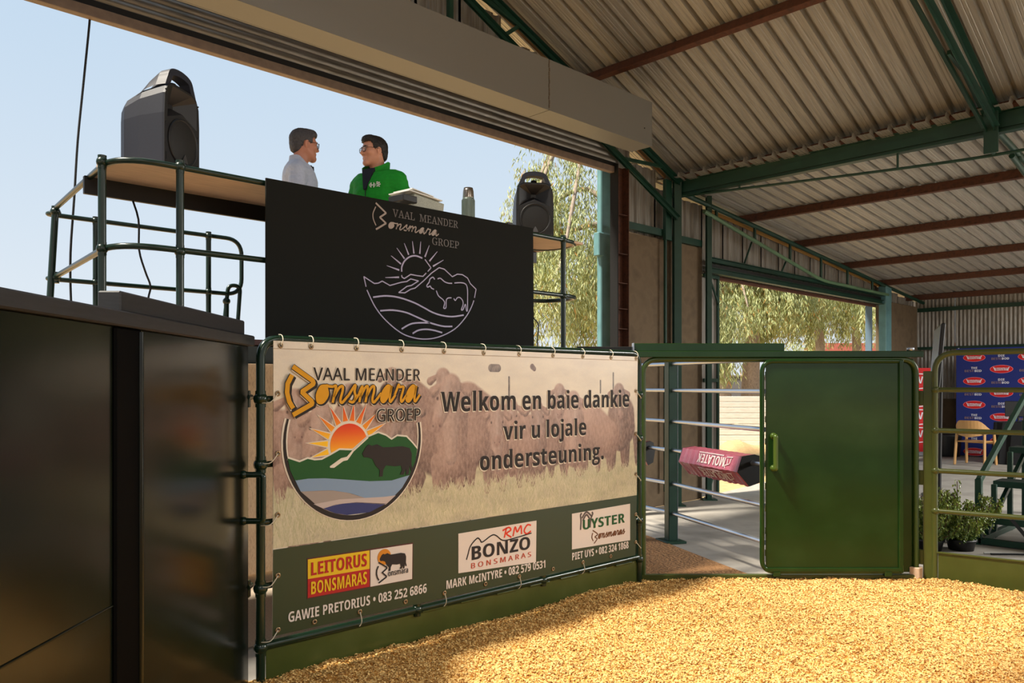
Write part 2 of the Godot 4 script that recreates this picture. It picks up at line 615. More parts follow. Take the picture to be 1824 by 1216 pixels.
func build_walls() -> void:
	var w := struct("wall_north", "gable wall with cement panels below and ribbed zinc cladding above", "wall")
	# cement panels, each between two columns
	for p in [[8.02, 9.02, 3.557], [9.06, 9.83, 3.557], [16.46, 18.25, 3.30]]:
		var b := Mb.new()
		b.box(Vector3((p[0] + p[1]) / 2, p[2] / 2, WALL_Z - 0.09), Vector3(p[1] - p[0], p[2], 0.18), 0.008)
		part(w, "cement_panel", b, M.cement)
	# upright ribbed sheets above the panels and above the openings, cut to the slope of the roof
	var x := -4.9
	while x < 18.2:
		var low := 4.3
		if x > 9.7:
			low = 3.2 if x < 16.3 else 3.3
		elif x > 7.7:
			low = 3.5
		var top := minf(roof_y(x), roof_y(minf(x + 0.56, 18.3))) - 0.06
		if top > low + 0.05 and not (x > 9.4 and x < 9.6):
			place(w, "cladding_sheet", ribbed(3, top - low, 0.19, 0.03, 0.11), M.sheet_wall, standing([x, low, -6.30]))
		x += 0.57
	# dark green girt under the high cladding
	for g in [[8.0, 8.85, 3.63], [9.1, 9.75, 3.60]]:
		var b := Mb.new()
		b.bar(Vector3(g[0], g[2], -6.20), Vector3(g[1], g[2], -6.20), 0.06, 0.09)
		part(w, "girt", b, M.steel_green)
	for g in [[Vector3(9.95, 4.11, -6.21), Vector3(16.4, 3.55, -6.21), Color(0.58, 0.42, 0.18)], [Vector3(4.5, roof_y(4.5) - 0.10, -6.2), Vector3(8.9, roof_y(8.9) - 0.10, -6.2), Color(0.50, 0.38, 0.24)]]:
		var b := Mb.new()
		b.bar(g[0], g[1], 0.03, 0.05, Vector3.UP, 0.004)
		part(w, "flashing_strip", b, plain(g[2], 0.6))
	# cladding left of the roller door, beyond the frame, down to the ground
	var bl := Mb.new()
	bl.box(Vector3(-2.6, 2.2, WALL_Z - 0.05), Vector3(4.8, 4.4, 0.1))
	part(w, "cement_panel", bl, M.cement)

	var e := struct("wall_east", "far eave wall of upright corrugated zinc over a cement base", "wall")
	var base := Mb.new()
	base.box(Vector3(18.42, 0.67, 3.9), Vector3(0.2, 1.35, 20.3), 0.01)
	part(e, "cement_base", base, M.cement)
	var sh := wavy(0.76, 2.25)
	var cut = M.sheet_wall.duplicate()
	cut.uv1_scale = Vector3(2.0, 0.2, 1)
	for i in 27:
		place(e, "cladding_sheet", sh, cut, Transform3D(Basis(Vector3(0, 0, 1), Vector3.UP, Vector3(-1, 0, 0)), Vector3(18.31 + 0.006 * (i % 2), 1.33, -6.25 + 0.76 * i)))
	for g in [[3.22, 0.08], [2.4, 0.06]]:
		var b := Mb.new()
		b.bar(Vector3(18.24, g[0], -6.2), Vector3(18.24, g[0], 14), 0.05, g[1])
		part(e, "girt", b, M.steel_green)

	# the shed's long open side and its far end behind the viewer: posts and a low cement wall
	var s := struct("wall_west", "open side of the shed with a low cement wall", "wall")
	var lb := Mb.new()
	lb.box(Vector3(-5.0, 0.6, 4.0), Vector3(0.2, 1.2, 20.4))
	part(s, "cement_base", lb, M.cement)


func build_roof() -> void:
	var c := struct("ceiling", "underside of the ribbed zinc roof on rust-brown purlins", "roof")
	var tilt := atan(SLOPE)
	var run := (EAVE_X + 0.10 - RIDGE_X) / cos(tilt)
	var hi := ribbed(4, run)
	var west := ribbed(4, 7.2 / cos(tilt))
	var west_low := ribbed(4, 2.9 / cos(tilt))
	var clear_west := ribbed(4, 4.3 / cos(tilt))
	var clear_east := ribbed(4, 1.6 / cos(tilt))
	var east_low := ribbed(4, (EAVE_X + 0.10 - 3.6) / cos(tilt))
	var clear := plain(Color(1.0, 0.97, 0.90, 0.22), 0.1)
	clear.transparency = BaseMaterial3D.TRANSPARENCY_ALPHA
	var low_tilt := atan(LOW_SLOPE)
	var low_len := 9.75 / cos(low_tilt)
	var lo := ribbed(4, low_len)
	# local X of a sheet runs along world Z, local Z runs down the slope
	var z := -6.55
	var k := 0
	while z < 14.0:
		var down := Vector3(cos(tilt), -sin(tilt), 0)
		var be := Basis(Vector3(0, 0, -1), Vector3(sin(tilt), cos(tilt), 0), down)
		var dw := Vector3(-cos(tilt), -sin(tilt), 0)
		var bw := Basis(Vector3(0, 0, 1), Vector3(-sin(tilt), cos(tilt), 0), dw)
		if z > -5.9 and z < -3.4:  # clear sheets at the ridge let the sun down on to the ring
			place(c, "clear_sheet", clear_east, clear, Transform3D(be, Vector3(RIDGE_X, roof_y(RIDGE_X), z + 0.76)))
			place(c, "roof_sheet", east_low, M.sheet, Transform3D(be, Vector3(3.6, roof_y(3.6) + 0.004 * (k % 2), z + 0.76)))
			place(c, "clear_sheet", clear_west, clear, Transform3D(bw, Vector3(RIDGE_X, roof_y(RIDGE_X), z)))
			place(c, "roof_sheet", west_low, M.sheet, Transform3D(bw, Vector3(-2.3, roof_y(-2.3), z)))
		else:
			place(c, "roof_sheet", hi, M.sheet, Transform3D(be, Vector3(RIDGE_X, roof_y(RIDGE_X) + 0.004 * (k % 2), z + 0.76)))
			place(c, "roof_sheet", west, M.sheet, Transform3D(bw, Vector3(RIDGE_X, roof_y(RIDGE_X) + 0.004 * (k % 2), z)))
		var dl := Vector3(cos(low_tilt), -sin(low_tilt), 0)
		place(c, "roof_sheet", lo, M.sheet, Transform3D(Basis(Vector3(0, 0, -1), Vector3(sin(low_tilt), cos(low_tilt), 0), dl), Vector3(8.85, roof_y(9.08) + 0.02 + 0.004 * (k % 2), z + 0.76)))
		z += 0.76
		k += 1
	# purlins: brown lipped channels under the sheets
	for q in [[8.98, 0.0], [7.06, 0.0], [5.0, 0.0], [3.0, 0.0], [1.0, 0.0], [-1.0, 0.0], [-3.0, 0.0], [-4.9, 0.0], [10.86, 1.0], [12.61, 1.0], [14.44, 1.0], [16.16, 1.0], [17.9, 1.0]]:
		var b := Mb.new()
		var t := roof_tilt(q[0])
		var h := 0.11
		var y := roof_y(q[0]) - h / 2 - 0.005
		if q[0] == 8.98:
			h = 0.05
			y = roof_y(9.07) - 0.035
		var xf := Transform3D(Basis(Vector3(0, 0, 1), t), Vector3(q[0], y, 3.7))
		b.box(Vector3.ZERO, Vector3(0.02, h, 20.1), 0.004, xf)
		b.box(Vector3(0.025, h / 2 - 0.008, 0), Vector3(0.06, 0.012, 20.1), 0.0, xf)
		b.box(Vector3(0.025, -h / 2 + 0.008, 0), Vector3(0.06, 0.012, 20.1), 0.0, xf)
		part(c, "purlin", b, M.rust)


# ---------------------------------------------------------------- columns, trusses, roller door

func i_section(b: Mb, a: Vector3, e: Vector3, w: float, h: float, up: Vector3, t := 0.012) -> void:  # web and two flanges between a and e
	var u := (up - (e - a).normalized() * up.dot((e - a).normalized())).normalized()
	b.bar(a, e, t, h - 2 * t, u)
	for s in [-1.0, 1.0]:
		b.bar(a + u * (h - t) / 2 * s, e + u * (h - t) / 2 * s, w, t, u, 0.003)


func build_steelwork() -> void:
	# columns against the gable wall
	for q in [[9.02, -6.10, 4.34, 0.10, "dark green steel column where the low annex roof meets the high roof"], [9.80, -6.10, 4.26, 0.07, "thin dark green post at the corner of the cement panel beside the yard opening"]]:
		var t := thing("steel_column", q[4], "column", Vector3(q[0], 0, q[1]), -0.75)
		var b := Mb.new()
		i_section(b, Vector3.ZERO, Vector3(0, q[2], 0), q[3], q[3] * 1.3, Vector3.BACK)
		part(t, "shaft", b, M.steel_green)
		b = Mb.new()
		b.box(Vector3(0, 0.008, 0), Vector3(0.2, 0.016, 0.2))
		part(t, "base_plate", b, M.steel_green)
	var tw := thing("steel_column", "wide dark green bracket column behind the high cladding beside the roller door", "column", Vector3(8.86, 0, -6.14))
	var cb := Mb.new()
	cb.box(Vector3(0, 3.93, 0), Vector3(0.14, 0.8, 0.05), 0.004)
	part(tw, "shaft", cb, M.steel_green)
	cb = Mb.new()
	cb.bar(Vector3(-0.05, 3.55, 0), Vector3(-0.05, 0.2, 0), 0.03, 0.03, Vector3.BACK)
	part(tw, "post", cb, M.steel_green)
	var t16 := thing("steel_column", "teal green column at the far jamb of the yard opening", "column", Vector3(16.22, 0.19, -6.12))
	cb = Mb.new()
	cb.box(Vector3(0, 1.68, 0), Vector3(0.28, 3.36, 0.14), 0.006)
	part(t16, "shaft", cb, M.teal)
	cb = Mb.new()
	cb.box(Vector3(-0.17, 1.5, -0.25), Vector3(0.05, 3.0, 0.12), 0.004)
	part(t16, "door_guide", cb, plain(Color(0.36, 0.45, 0.52), 0.5))

	# the eave beam and its tie rod
	var e := thing("eave_beam", "long dark green eave beam under the edge of the high roof", "beam", Vector3(EAVE_X, 4.24, -6.2))
	var b := Mb.new()
	i_section(b, Vector3.ZERO, Vector3(0, 0, 19.5), 0.10, 0.225, Vector3.UP, 0.02)
	b.bar(Vector3(-0.02, -0.02, 0), Vector3(-0.02, -0.02, 19.5), 0.02, 0.09)
	part(e, "beam", b, M.steel_green)
	for z in [0.05, 8.4]:
		b = Mb.new()
		b.tube(bent([Vector3(0, -0.10, 0.05 + z), Vector3(0, -0.27, 2.7 + z), Vector3(0, -0.335, 3.95 + z), Vector3(0, -0.27, 5.4 + z), Vector3(0, -0.11, 8.1 + z)], 0.6), 0.016, 8)
		part(e, "tie_rod", b, M.steel_green)
		for k in [0.95, 2.86, 5.1]:
			b = Mb.new()
			b.tube([Vector3(0, -0.10, k + z), Vector3(0, -0.28 if k > 2 else -0.15, k + z)], 0.013, 8)
			part(e, "strut", b, M.steel_green)

	# trusses: one against the gable wall and one hung from the eave beam nearer the viewer
	truss("gable_truss", "dark green truss under the high roof against the gable wall", -6.05, true)
	truss("roof_truss", "dark green truss crossing the high roof out in the shed", -2.36, false)
	truss("roof_truss", "dark green truss crossing the high roof near the open end", 6.0, false)
	annex_truss(-6.08, "light green bent truss over the yard opening")
	annex_truss(-2.36, "dark green truss under the low annex roof near the eave bracket")


func angle_pair(b: Mb, a: Vector3, e: Vector3, w: float, gap := 0.02) -> void:  # two angle irons back to back with a gap between
	for s in [-1.0, 1.0]:
		var o := Vector3(0, 0, s * gap)
		b.bar(a + o, e + o, 0.006, w, Vector3.UP)
		b.bar(a + o + Vector3(0, w / 2, s * w / 2), e + o + Vector3(0, w / 2, s * w / 2), w, 0.006, Vector3.UP)


func truss(called: String, label: String, z: float, gable: bool) -> void:
	var t := thing(called, label, "truss", Vector3(0, 0, z))
	var top := func(x: float) -> Vector3: return Vector3(x, roof_y(x) - 0.16 - 0.014 * (9.0 - x), 0)
	var low := func(x: float) -> Vector3: return Vector3(x, 3.84 + (8.9 - x) * 0.449, 0) if gable else Vector3(x, 4.17 + (8.9 - x) * 0.32, 0)
	for side in 2:
		var f := func(p: Vector3) -> Vector3: return p if side == 0 else Vector3(2 * RIDGE_X - p.x, p.y, p.z)
		var b := Mb.new()
		angle_pair(b, f.call(top.call(RIDGE_X)), f.call(top.call(9.0)), 0.05, 0.015 if gable else 0.035)
		part(t, "top_chord", b, M.steel_green)
		b = Mb.new()
		angle_pair(b, f.call(low.call(RIDGE_X)), f.call(low.call(8.95)), 0.045, 0.015 if gable else 0.035)
		part(t, "bottom_chord", b, M.steel_green)
		var webs := [[8.6, 7.7], [6.0, 5.75], [6.0, 4.6], [4.6, 4.5], [3.2, 3.1], [3.2, 4.4]]
		for w in webs:
			b = Mb.new()
			b.bar(f.call(top.call(w[0])), f.call(low.call(w[1])), 0.04, 0.03, Vector3.BACK)
			part(t, "web", b, M.steel_green)
	if not gable:
		var b := Mb.new()
		b.box(Vector3(9.03, 4.17, 0), Vector3(0.14, 0.50, 0.03), 0.003)
		b.box(Vector3(8.96, 4.17, 0.0), Vector3(0.02, 0.50, 0.13), 0.003)
		part(t, "bracket_plate", b, M.steel_green)
	else:
		for q in [[5.04, 5.17, 5.55], [2.6, 5.17, 6.6]]:
			var b := Mb.new()
			b.bar(Vector3(q[0], q[1], 0), Vector3(q[0], q[2], 0), 0.05, 0.05, Vector3.BACK)
			part(t, "web", b, M.steel_green)


func annex_truss(z: float, label: String) -> void:
	var t := thing("annex_truss", label, "truss", Vector3(0, 0, z))
	var col: Material = paint(Color(0.34, 0.46, 0.34), 0.4, 31) if z < -5 else M.steel_green
	var b := Mb.new()
	b.tube([Vector3(9.1, 4.19, 0), Vector3(18.2, 3.37, 0)], 0.035, 8)
	part(t, "top_chord", b, M.steel_green)
	b = Mb.new()
	b.tube(bent([Vector3(9.62, 4.02, 0.02), Vector3(13.30, 3.40, 0.02), Vector3(16.2, 3.385, 0.02)], 0.3), 0.03, 8)
	part(t, "bottom_chord", b, col)
	for w in [[9.97, 3.96], [11.05, 3.79], [12.18, 3.62], [13.3, 3.41], [14.37, 3.42], [15.48, 3.41]]:
		b = Mb.new()
		b.tube([Vector3(w[0], 4.11 - 0.09 * (w[0] - 9.97), 0), Vector3(w[0], w[1], 0)], 0.024, 8)
		part(t, "web", b, M.steel_green)
	for w in [[11.05, 3.78, 10.86], [12.15, 3.62, 12.03]]:
		if z < -5:
			b = Mb.new()
			b.tube([Vector3(w[0], w[1], -0.05), Vector3(w[2], 3.40, -0.08)], 0.015, 6)
			part(t, "brace", b, M.steel_green)


func build_roller_door() -> void:
	var t := struct("door_1", "wide roller door rolled up, grey slats above the open doorway", "door")
	var left := -0.9
	var right := 7.74
	var zc := -6.13
	var mid := (left + right) / 2
	var w := right - left
	var slat := Mb.new()
	var prof := []
	for i in 7:
		var a := PI * i / 6.0
		prof.append(V(0.016 * sin(a), 0.06 * i / 6.0))
	for i in 6:
		var p: Vector2 = prof[i]
		var q: Vector2 = prof[i + 1]
		var na := Vector3(0, -cos(PI * i / 6.0) * 0.55, 1).normalized()
		var nb := Vector3(0, -cos(PI * (i + 1) / 6.0) * 0.55, 1).normalized()
		slat.squad(Vector3(0, p.y, p.x), Vector3(w, p.y, p.x), Vector3(w, q.y, q.x), Vector3(0, q.y, q.x), na, na, nb, nb, V(0, p.y * 3), V(w, p.y * 3), V(w, q.y * 3), V(0, q.y * 3))
	slat.box(Vector3(w / 2, 0.062, -0.004), Vector3(w, 0.008, 0.012))
	var sm := slat.mesh()
	var metal := textured([Color(0.40, 0.39, 0.36), Color(0.54, 0.52, 0.49), Color(0.46, 0.44, 0.42)], 0.012, Vector3(0.3, 3, 3), 0.38, 0.55, 41)
	for i in 12:
		place(t, "slat", sm, metal, Transform3D(Basis(), Vector3(left, 4.335 + 0.068 * i, zc)))
	var b := Mb.new()
	b.box(Vector3(mid, 4.305, zc), Vector3(w, 0.05, 0.05), 0.004)
	part(t, "rubber_seal", b, M.black)
	b = Mb.new()
	b.box(Vector3(mid, 4.24, zc + 0.005), Vector3(w, 0.075, 0.07), 0.004)
	part(t, "bottom_rail", b, textured([Color(0.42, 0.36, 0.32), Color(0.50, 0.43, 0.38)], 0.02, Vector3.ONE, 0.6, 0.0, 42))

	# the boxed housing hung in front of the roll
	var h := thing("roller_housing", "long grey sheet metal housing hung over the roller door", "housing", Vector3(0, 0, -5.53))
	var y0 := 4.325
	var y1 := 4.825
	var gm := plain(Color(0.45, 0.445, 0.43), 0.5)
	for q in [[-1.5, 5.755], [5.765, 7.47]]:
		var c: float = (q[0] + q[1]) / 2.0
		var l: float = q[1] - q[0]
		b = Mb.new()
		b.box(Vector3(c, (y0 + y1) / 2, 0.139), Vector3(l, y1 - y0, 0.004))
		part(h, "front_sheet", b, gm)
		b = Mb.new()
		b.box(Vector3(c, y0, 0), Vector3(l, 0.004, 0.28))
		part(h, "bottom_sheet", b, gm)
		b = Mb.new()
		b.box(Vector3(c, y1, 0), Vector3(l, 0.004, 0.28))
		part(h, "top_sheet", b, gm)
	b = Mb.new()
	b.box(Vector3(7.472, (y0 + y1) / 2, 0), Vector3(0.004, y1 - y0 + 0.004, 0.284))
	part(h, "end_sheet", b, gm)
	b = Mb.new()
	b.box(Vector3(3.0, y0 + 0.004, -0.145), Vector3(8.98, 0.016, 0.02), 0.003)
	part(h, "back_lip", b, gm)
	b = Mb.new()
	for i in 12:
		b.box(Vector3(5.76 + 0.004 * sin(i * 2.3), y0 + 0.04 + 0.04 * i, 0.143), Vector3(0.012, 0.034, 0.006))
	part(h, "seam", b, plain(Color(0.36, 0.31, 0.25), 0.7))
	b = Mb.new()
	b.ball(Vector3(7.33, 4.5, 0.142), 0.008, 8)
	part(h, "rivet", b, M.black)

	# the rusty guide channel on the right jamb with its stiffener plates
	var g := thing("door_guide_column", "rusty brown channel column at the jamb of the roller door, with stiffener plates", "column", Vector3(7.80, 0, -6.08))
	b = Mb.new()
	b.box(Vector3(0, 2.15, -0.07), Vector3(0.22, 4.3, 0.012), 0.003)
	b.box(Vector3(-0.105, 2.15, -0.02), Vector3(0.012, 4.3, 0.11), 0.003)
	b.box(Vector3(0.105, 2.15, -0.02), Vector3(0.012, 4.3, 0.11), 0.003)
	part(g, "channel", b, M.rust)
	b = Mb.new()
	b.box(Vector3(-0.119, 2.15, -0.018), Vector3(0.015, 4.3, 0.118), 0.002)
	part(g, "edge_strip", b, plain(Color(0.02, 0.02, 0.02), 0.95))
	for y in [3.70, 3.22, 2.86, 2.545, 2.30, 1.9, 1.5, 1.1, 0.7]:
		b = Mb.new()
		b.box(Vector3(0, y, -0.025), Vector3(0.20, 0.008, 0.09))
		part(g, "stiffener", b, M.rust)

	# teal column standing just outside the doorway, with a switch box
	var c := thing("steel_column", "pale teal column just outside the roller doorway, half in the sun", "column", Vector3(8.05, -0.05, -6.56))
	b = Mb.new()
	b.box(Vector3(0, 2.25, 0), Vector3(0.20, 4.5, 0.08), 0.012)
	part(c, "shaft", b, M.teal)
	b = Mb.new()
	b.box(Vector3(-0.13, 3.46, 0.02), Vector3(0.10, 0.30, 0.10), 0.01)
	part(c, "switch_box", b, M.teal)

	# the opening to the yard: two dark green lintel beams, a sliding leaf pushed back to the left
	var d := struct("door_2", "wide opening to the sunlit yard with its sliding leaf pushed aside", "door")
	for q in [[3.385, 0.07], [3.235, 0.08]]:
		b = Mb.new()
		i_section(b, Vector3(9.85, q[0], -6.13), Vector3(16.35, q[0], -6.13), 0.09, q[1], Vector3.UP, 0.01)
		part(d, "lintel_beam", b, M.steel_green)
	b = Mb.new()
	b.box(Vector3(13.1, 3.31, -6.16), Vector3(6.5, 0.05, 0.03))
	part(d, "track", b, M.black)
	b = Mb.new()
	b.box(Vector3(13.1, 3.175, -6.27), Vector3(6.0, 0.05, 0.05), 0.004)
	part(d, "drip_rail", b, M.rust)
	var leaf := place(d, "leaf_sheet", ribbed(2, 3.15, 0.19, 0.03, 0.11), M.sheet_wall, standing([9.85, 0.02, -6.24]))
	leaf.set_meta("label", "narrow grey ribbed sheet of the sliding leaf")
	b = Mb.new()
	b.box(Vector3(10.255, 1.6, -6.24), Vector3(0.05, 3.2, 0.05), 0.004)
	b.box(Vector3(10.05, 1.68, -6.21), Vector3(0.4, 0.05, 0.02))
	b.box(Vector3(10.05, 3.17, -6.21), Vector3(0.4, 0.05, 0.03))
	b.bar(Vector3(9.98, 3.15, -6.2), Vector3(10.23, 2.78, -6.2), 0.02, 0.03)
	b.bar(Vector3(9.95, 0.1, -6.2), Vector3(10.23, 0.5, -6.2), 0.02, 0.03)
	part(d, "leaf_frame", b, M.steel_green)


# ---------------------------------------------------------------- the ring: panels, banner, gate, alley, fence

func ball_joint(t: Node3D, at: Vector3, r := 0.038, mat: Material = M.dark_pipe) -> void:
	var b := Mb.new()
	b.ball(at, r, 14)
	b.tube([at - Vector3(0, r * 1.15, 0), at + Vector3(0, r * 1.15, 0)], r * 0.74, 12)
	part(t, "clamp", b, mat)


func build_ring_panels() -> void:
	# frame: origin on the floor beside the viewer, X runs away along the panel, +Z faces into the ring
	var t := thing("ring_panel", "tall glossy black-green sheet steel panel closing the near side of the ring", "panel", Vector3(-0.162, 0, -1.833), deg_to_rad(45.756))
	for q in [[-1.0, 1.60], [1.785, 3.03]]:
		var b := Mb.new()
		b.box(Vector3((q[0] + q[1]) / 2, 0.91, -0.01), Vector3(q[1] - q[0], 1.80, 0.012), 0.003)
		part(t, "sheet", b, M.black_paint)
	var b := Mb.new()
	b.box(Vector3(1.69, 0.91, -0.006), Vector3(0.20, 1.80, 0.03), 0.008)
	var soot := plain(Color(0.01, 0.01, 0.01), 0.6)
	soot.metallic_specular = 0.15
	part(t, "post", b, soot)
	b = Mb.new()
	b.tube([Vector3(1.775, 0.02, 0.008), Vector3(1.775, 1.8, 0.008)], 0.014, 8)
	part(t, "edge_rod", b, M.black_paint)
	b = Mb.new()
	b.tube([Vector3(-1.0, 0.83, -0.003), Vector3(1.6, 0.83, -0.003)], 0.004, 6)
	part(t, "weld_seam", b, M.black_paint)
	b = Mb.new()
	b.box(Vector3(1.02, 1.838, -0.035), Vector3(4.06, 0.056, 0.12), 0.006)
	part(t, "cap_board", b, M.black_wood)
	# D-shaped latch handle standing out from the sheet
	b = Mb.new()
	b.tube(bent([Vector3(2.93, 1.14, -0.01), Vector3(2.93, 1.14, 0.105), Vector3(2.93, 0.90, 0.105), Vector3(2.93, 0.90, -0.01)], 0.015, 3), 0.0155, 10)
	b.ball(Vector3(2.93, 1.14, 0.005), 0.022, 8)
	b.ball(Vector3(2.93, 0.90, 0.005), 0.022, 8)
	part(t, "latch_handle", b, M.dark_pipe)
	for y in [1.53, 0.52]:
		b = Mb.new()
		b.box(Vector3(3.045, y, -0.01), Vector3(0.03, 0.09, 0.02), 0.003)
		b.tube([Vector3(3.03, y + 0.01, -0.01), Vector3(3.09, y + 0.01, -0.01)], 0.016, 8)
		part(t, "hinge", b, M.dark_pipe)

	b = Mb.new()
	b.box(Vector3.ZERO, Vector3(1.33, 0.075, 0.085), 0.006)
	var o := single("wooden_beam", "short black painted beam lying on top of the black panel's cap", "beam", b, M.black_wood)
	var u := Vector3(0.698, 0, -0.716)
	o.transform = Transform3D(Basis(Vector3.UP, deg_to_rad(45.756)), Vector3(-0.162, 1.905, -1.833) + u * 2.33 - Vector3(0.716, 0, 0.698) * 0.055)

	# banner fence
	t = thing("ring_panel", "green pipe panel with a steel kick plate that carries the welcome banner", "panel", Vector3(2.005, 0, -3.98), deg_to_rad(-1.62))
	b = Mb.new()
	b.tube(bent([Vector3(0, 0, 0), Vector3(0, 1.85, 0), Vector3(3.21, 1.86, 0), Vector3(3.21, 0, 0)], 0.11, 8), 0.0245, 14)
	part(t, "frame_pipe", b, M.dark_pipe)
	for y in [1.53, 1.18, 0.87, 0.53]:
		b = Mb.new()
		b.tube([Vector3(0.0, y, 0), Vector3(3.21, y, 0)], 0.017, 10)
		part(t, "rail", b, M.dark_pipe)
	b = Mb.new()
	b.tube([Vector3(0.0, 0.21, 0), Vector3(3.2, 0.225, 0)], 0.024, 12)
	part(t, "bottom_rail", b, M.dark_pipe)
	b = Mb.new()
	b.box(Vector3(1.61, 0.10, -0.002), Vector3(3.16, 0.20, 0.006), 0.002)
	part(t, "kick_plate", b, M.green_plate)
	for i in 7:
		b = Mb.new()
		b.box(Vector3(1.15 + 0.31 * i, 0.196, 0.012), Vector3(0.2, 0.012, 0.012), 0.004)
		part(t, "weld_bead", b, M.green_plate)
	for y in [1.53, 1.18, 0.52, 0.205]:
		ball_joint(t, Vector3(0, y, 0))
		ball_joint(t, Vector3(3.21, y, 0))
	for x in [1.02, 2.12]:
		ball_joint(t, Vector3(x, 0.215, 0), 0.034)

	b = Mb.new()
	b.quad(Vector3(1.2, 0.0, 0), Vector3(5.3, 0.0, 0), Vector3(5.3, 1.80, 0), Vector3(1.2, 1.80, 0), V(0, 0), V(4.1, 0), V(4.1, 1.7), V(0, 1.7))
	b.quad(Vector3(1.2, 0.012, 1.75), Vector3(5.3, 0.012, 1.75), Vector3(5.3, 0.012, 0), Vector3(1.2, 0.012, 0), V(0, 0), V(4.1, 0), V(4.1, 1.7), V(0, 1.7))
	b.quad(Vector3(5.3, 0.0, -0.004), Vector3(1.2, 0.0, -0.004), Vector3(1.2, 1.80, -0.004), Vector3(5.3, 1.80, -0.004))
	var hm := textured([Color(0.72, 0.65, 0.57), Color(0.86, 0.80, 0.72), Color(0.79, 0.72, 0.64)], 0.05, Vector3(2.5, 0.6, 2.5), 0.95, 0.0, 51, 3)
	hm.backlight_enabled = true
	hm.backlight = Color(1.0, 1.0, 1.0)
	hm.heightmap_enabled = true
	hm.heightmap_texture = noise_tex(0.08, [Color.BLACK, Color.WHITE])
	hm.heightmap_scale = 0.6
	o = single("hessian_cloth", "beige hessian cloth hung under the platform, seen through the gap beside the banner", "cloth", b, hm)
	o.position = Vector3(0, 0, -6.34)


const GREEN_BAND := Color(0.135, 0.195, 0.05)

func poly(parent: Node3D, called: String, pts: Array, z: float, mat: Material, depth := 0.0015) -> MeshInstance3D:
	var b := Mb.new()
	b.prism(PackedVector2Array(pts), depth, Transform3D(Basis(), Vector3(0, 0, z)))
	return part(parent, called, b, mat)


func disc(c: Vector2, r: float, k := 40) -> Array:
	var out := []
	for i in k:
		out.append(c + Vector2.from_angle(TAU * i / k) * r)
	return out


func strokes(parent: Node3D, called: String, lines: Array, w: float, z: float, mat: Material, smooth := true, depth := 0.0015) -> MeshInstance3D:
	var b := Mb.new()
	for l in lines:
		b.ribbon(smooth_path(l) if smooth else PackedVector2Array(l), w, depth, Transform3D(Basis(), Vector3(0, 0, z)))
	return part(parent, called, b, mat)


# brush-script letters as strokes on a 1-high x-height grid: [width, strokes]
const SCRIPT := {
	"o": [1.0, [[[0.5, 0.92], [0.2, 0.85], [0.05, 0.45], [0.18, 0.05], [0.5, 0.05], [0.72, 0.45], [0.55, 0.9], [0.72, 0.88], [1.0, 0.86]]]],
	"n": [1.05, [[[0.0, 0.86], [0.18, 0.9], [0.16, 0.5], [0.12, 0.0]], [[0.14, 0.3], [0.4, 0.8], [0.62, 0.88], [0.66, 0.6], [0.6, 0.15], [0.75, 0.0], [1.05, 0.35]]]],
	"s": [0.75, [[[0.0, 0.3], [0.4, 0.95], [0.42, 0.6], [0.55, 0.3], [0.42, 0.02], [0.12, 0.08]], [[0.5, 0.1], [0.78, 0.5]]]],
	"m": [1.55, [[[0.0, 0.5], [0.16, 0.9], [0.14, 0.5], [0.1, 0.0]], [[0.12, 0.3], [0.36, 0.8], [0.52, 0.88], [0.56, 0.6], [0.52, 0.0]], [[0.54, 0.3], [0.78, 0.8], [0.96, 0.88], [1.02, 0.6], [0.98, 0.15], [1.15, 0.0], [1.55, 0.5]]]],
	"a": [1.0, [[[0.68, 0.8], [0.4, 0.92], [0.1, 0.55], [0.08, 0.12], [0.3, 0.02], [0.62, 0.5], [0.7, 0.92]], [[0.7, 0.92], [0.66, 0.3], [0.76, 0.0], [1.05, 0.4]]]],
	"r": [0.85, [[[0.0, 0.4], [0.2, 0.98], [0.26, 0.84], [0.55, 0.86], [0.58, 0.7], [0.5, 0.2], [0.6, 0.0], [0.9, 0.4]]]],
}


func script_word(word: String, lo: Vector2, hi: Vector2, slant := 0.18) -> Array:
	var total := 0.0
	for ch in word:
		total += SCRIPT[ch][0]
	var k := (hi.x - lo.x) / (total + slant)
	var out := []
	var x := 0.0
	for ch in word:
		for s in SCRIPT[ch][1]:
			var l := []
			for p in s:
				l.append(Vector2(lo.x + (x + p[0] + slant * p[1]) * k, lo.y + p[1] * (hi.y - lo.y)))
			out.append(l)
		x += SCRIPT[ch][0]
	return out


func shift(lines: Array, d: Vector2) -> Array:
	var out := []
	for l in lines:
		var q := []
		for p in l:
			q.append(p + d)
		out.append(q)
	return out


const BULL := [Vector2(0.601, 1.207), Vector2(0.626, 1.245), Vector2(0.646, 1.258), Vector2(0.666, 1.249), Vector2(0.702, 1.257), Vector2(0.743, 1.236), Vector2(0.806, 1.235), Vector2(0.880, 1.236), Vector2(0.935, 1.222), Vector2(0.951, 1.187), Vector2(0.948, 1.124), Vector2(0.959, 1.087), Vector2(0.946, 1.082), Vector2(0.935, 1.116), Vector2(0.928, 1.064), Vector2(0.908, 1.061), Vector2(0.908, 1.098), Vector2(0.891, 1.063), Vector2(0.864, 1.066), Vector2(0.880, 1.092), Vector2(0.870, 1.120), Vector2(0.827, 1.118), Vector2(0.764, 1.129), Vector2(0.745, 1.102), Vector2(0.741, 1.065), Vector2(0.717, 1.064), Vector2(0.722, 1.103), Vector2(0.691, 1.132), Vector2(0.671, 1.172), Vector2(0.641, 1.183), Vector2(0.613, 1.185)]


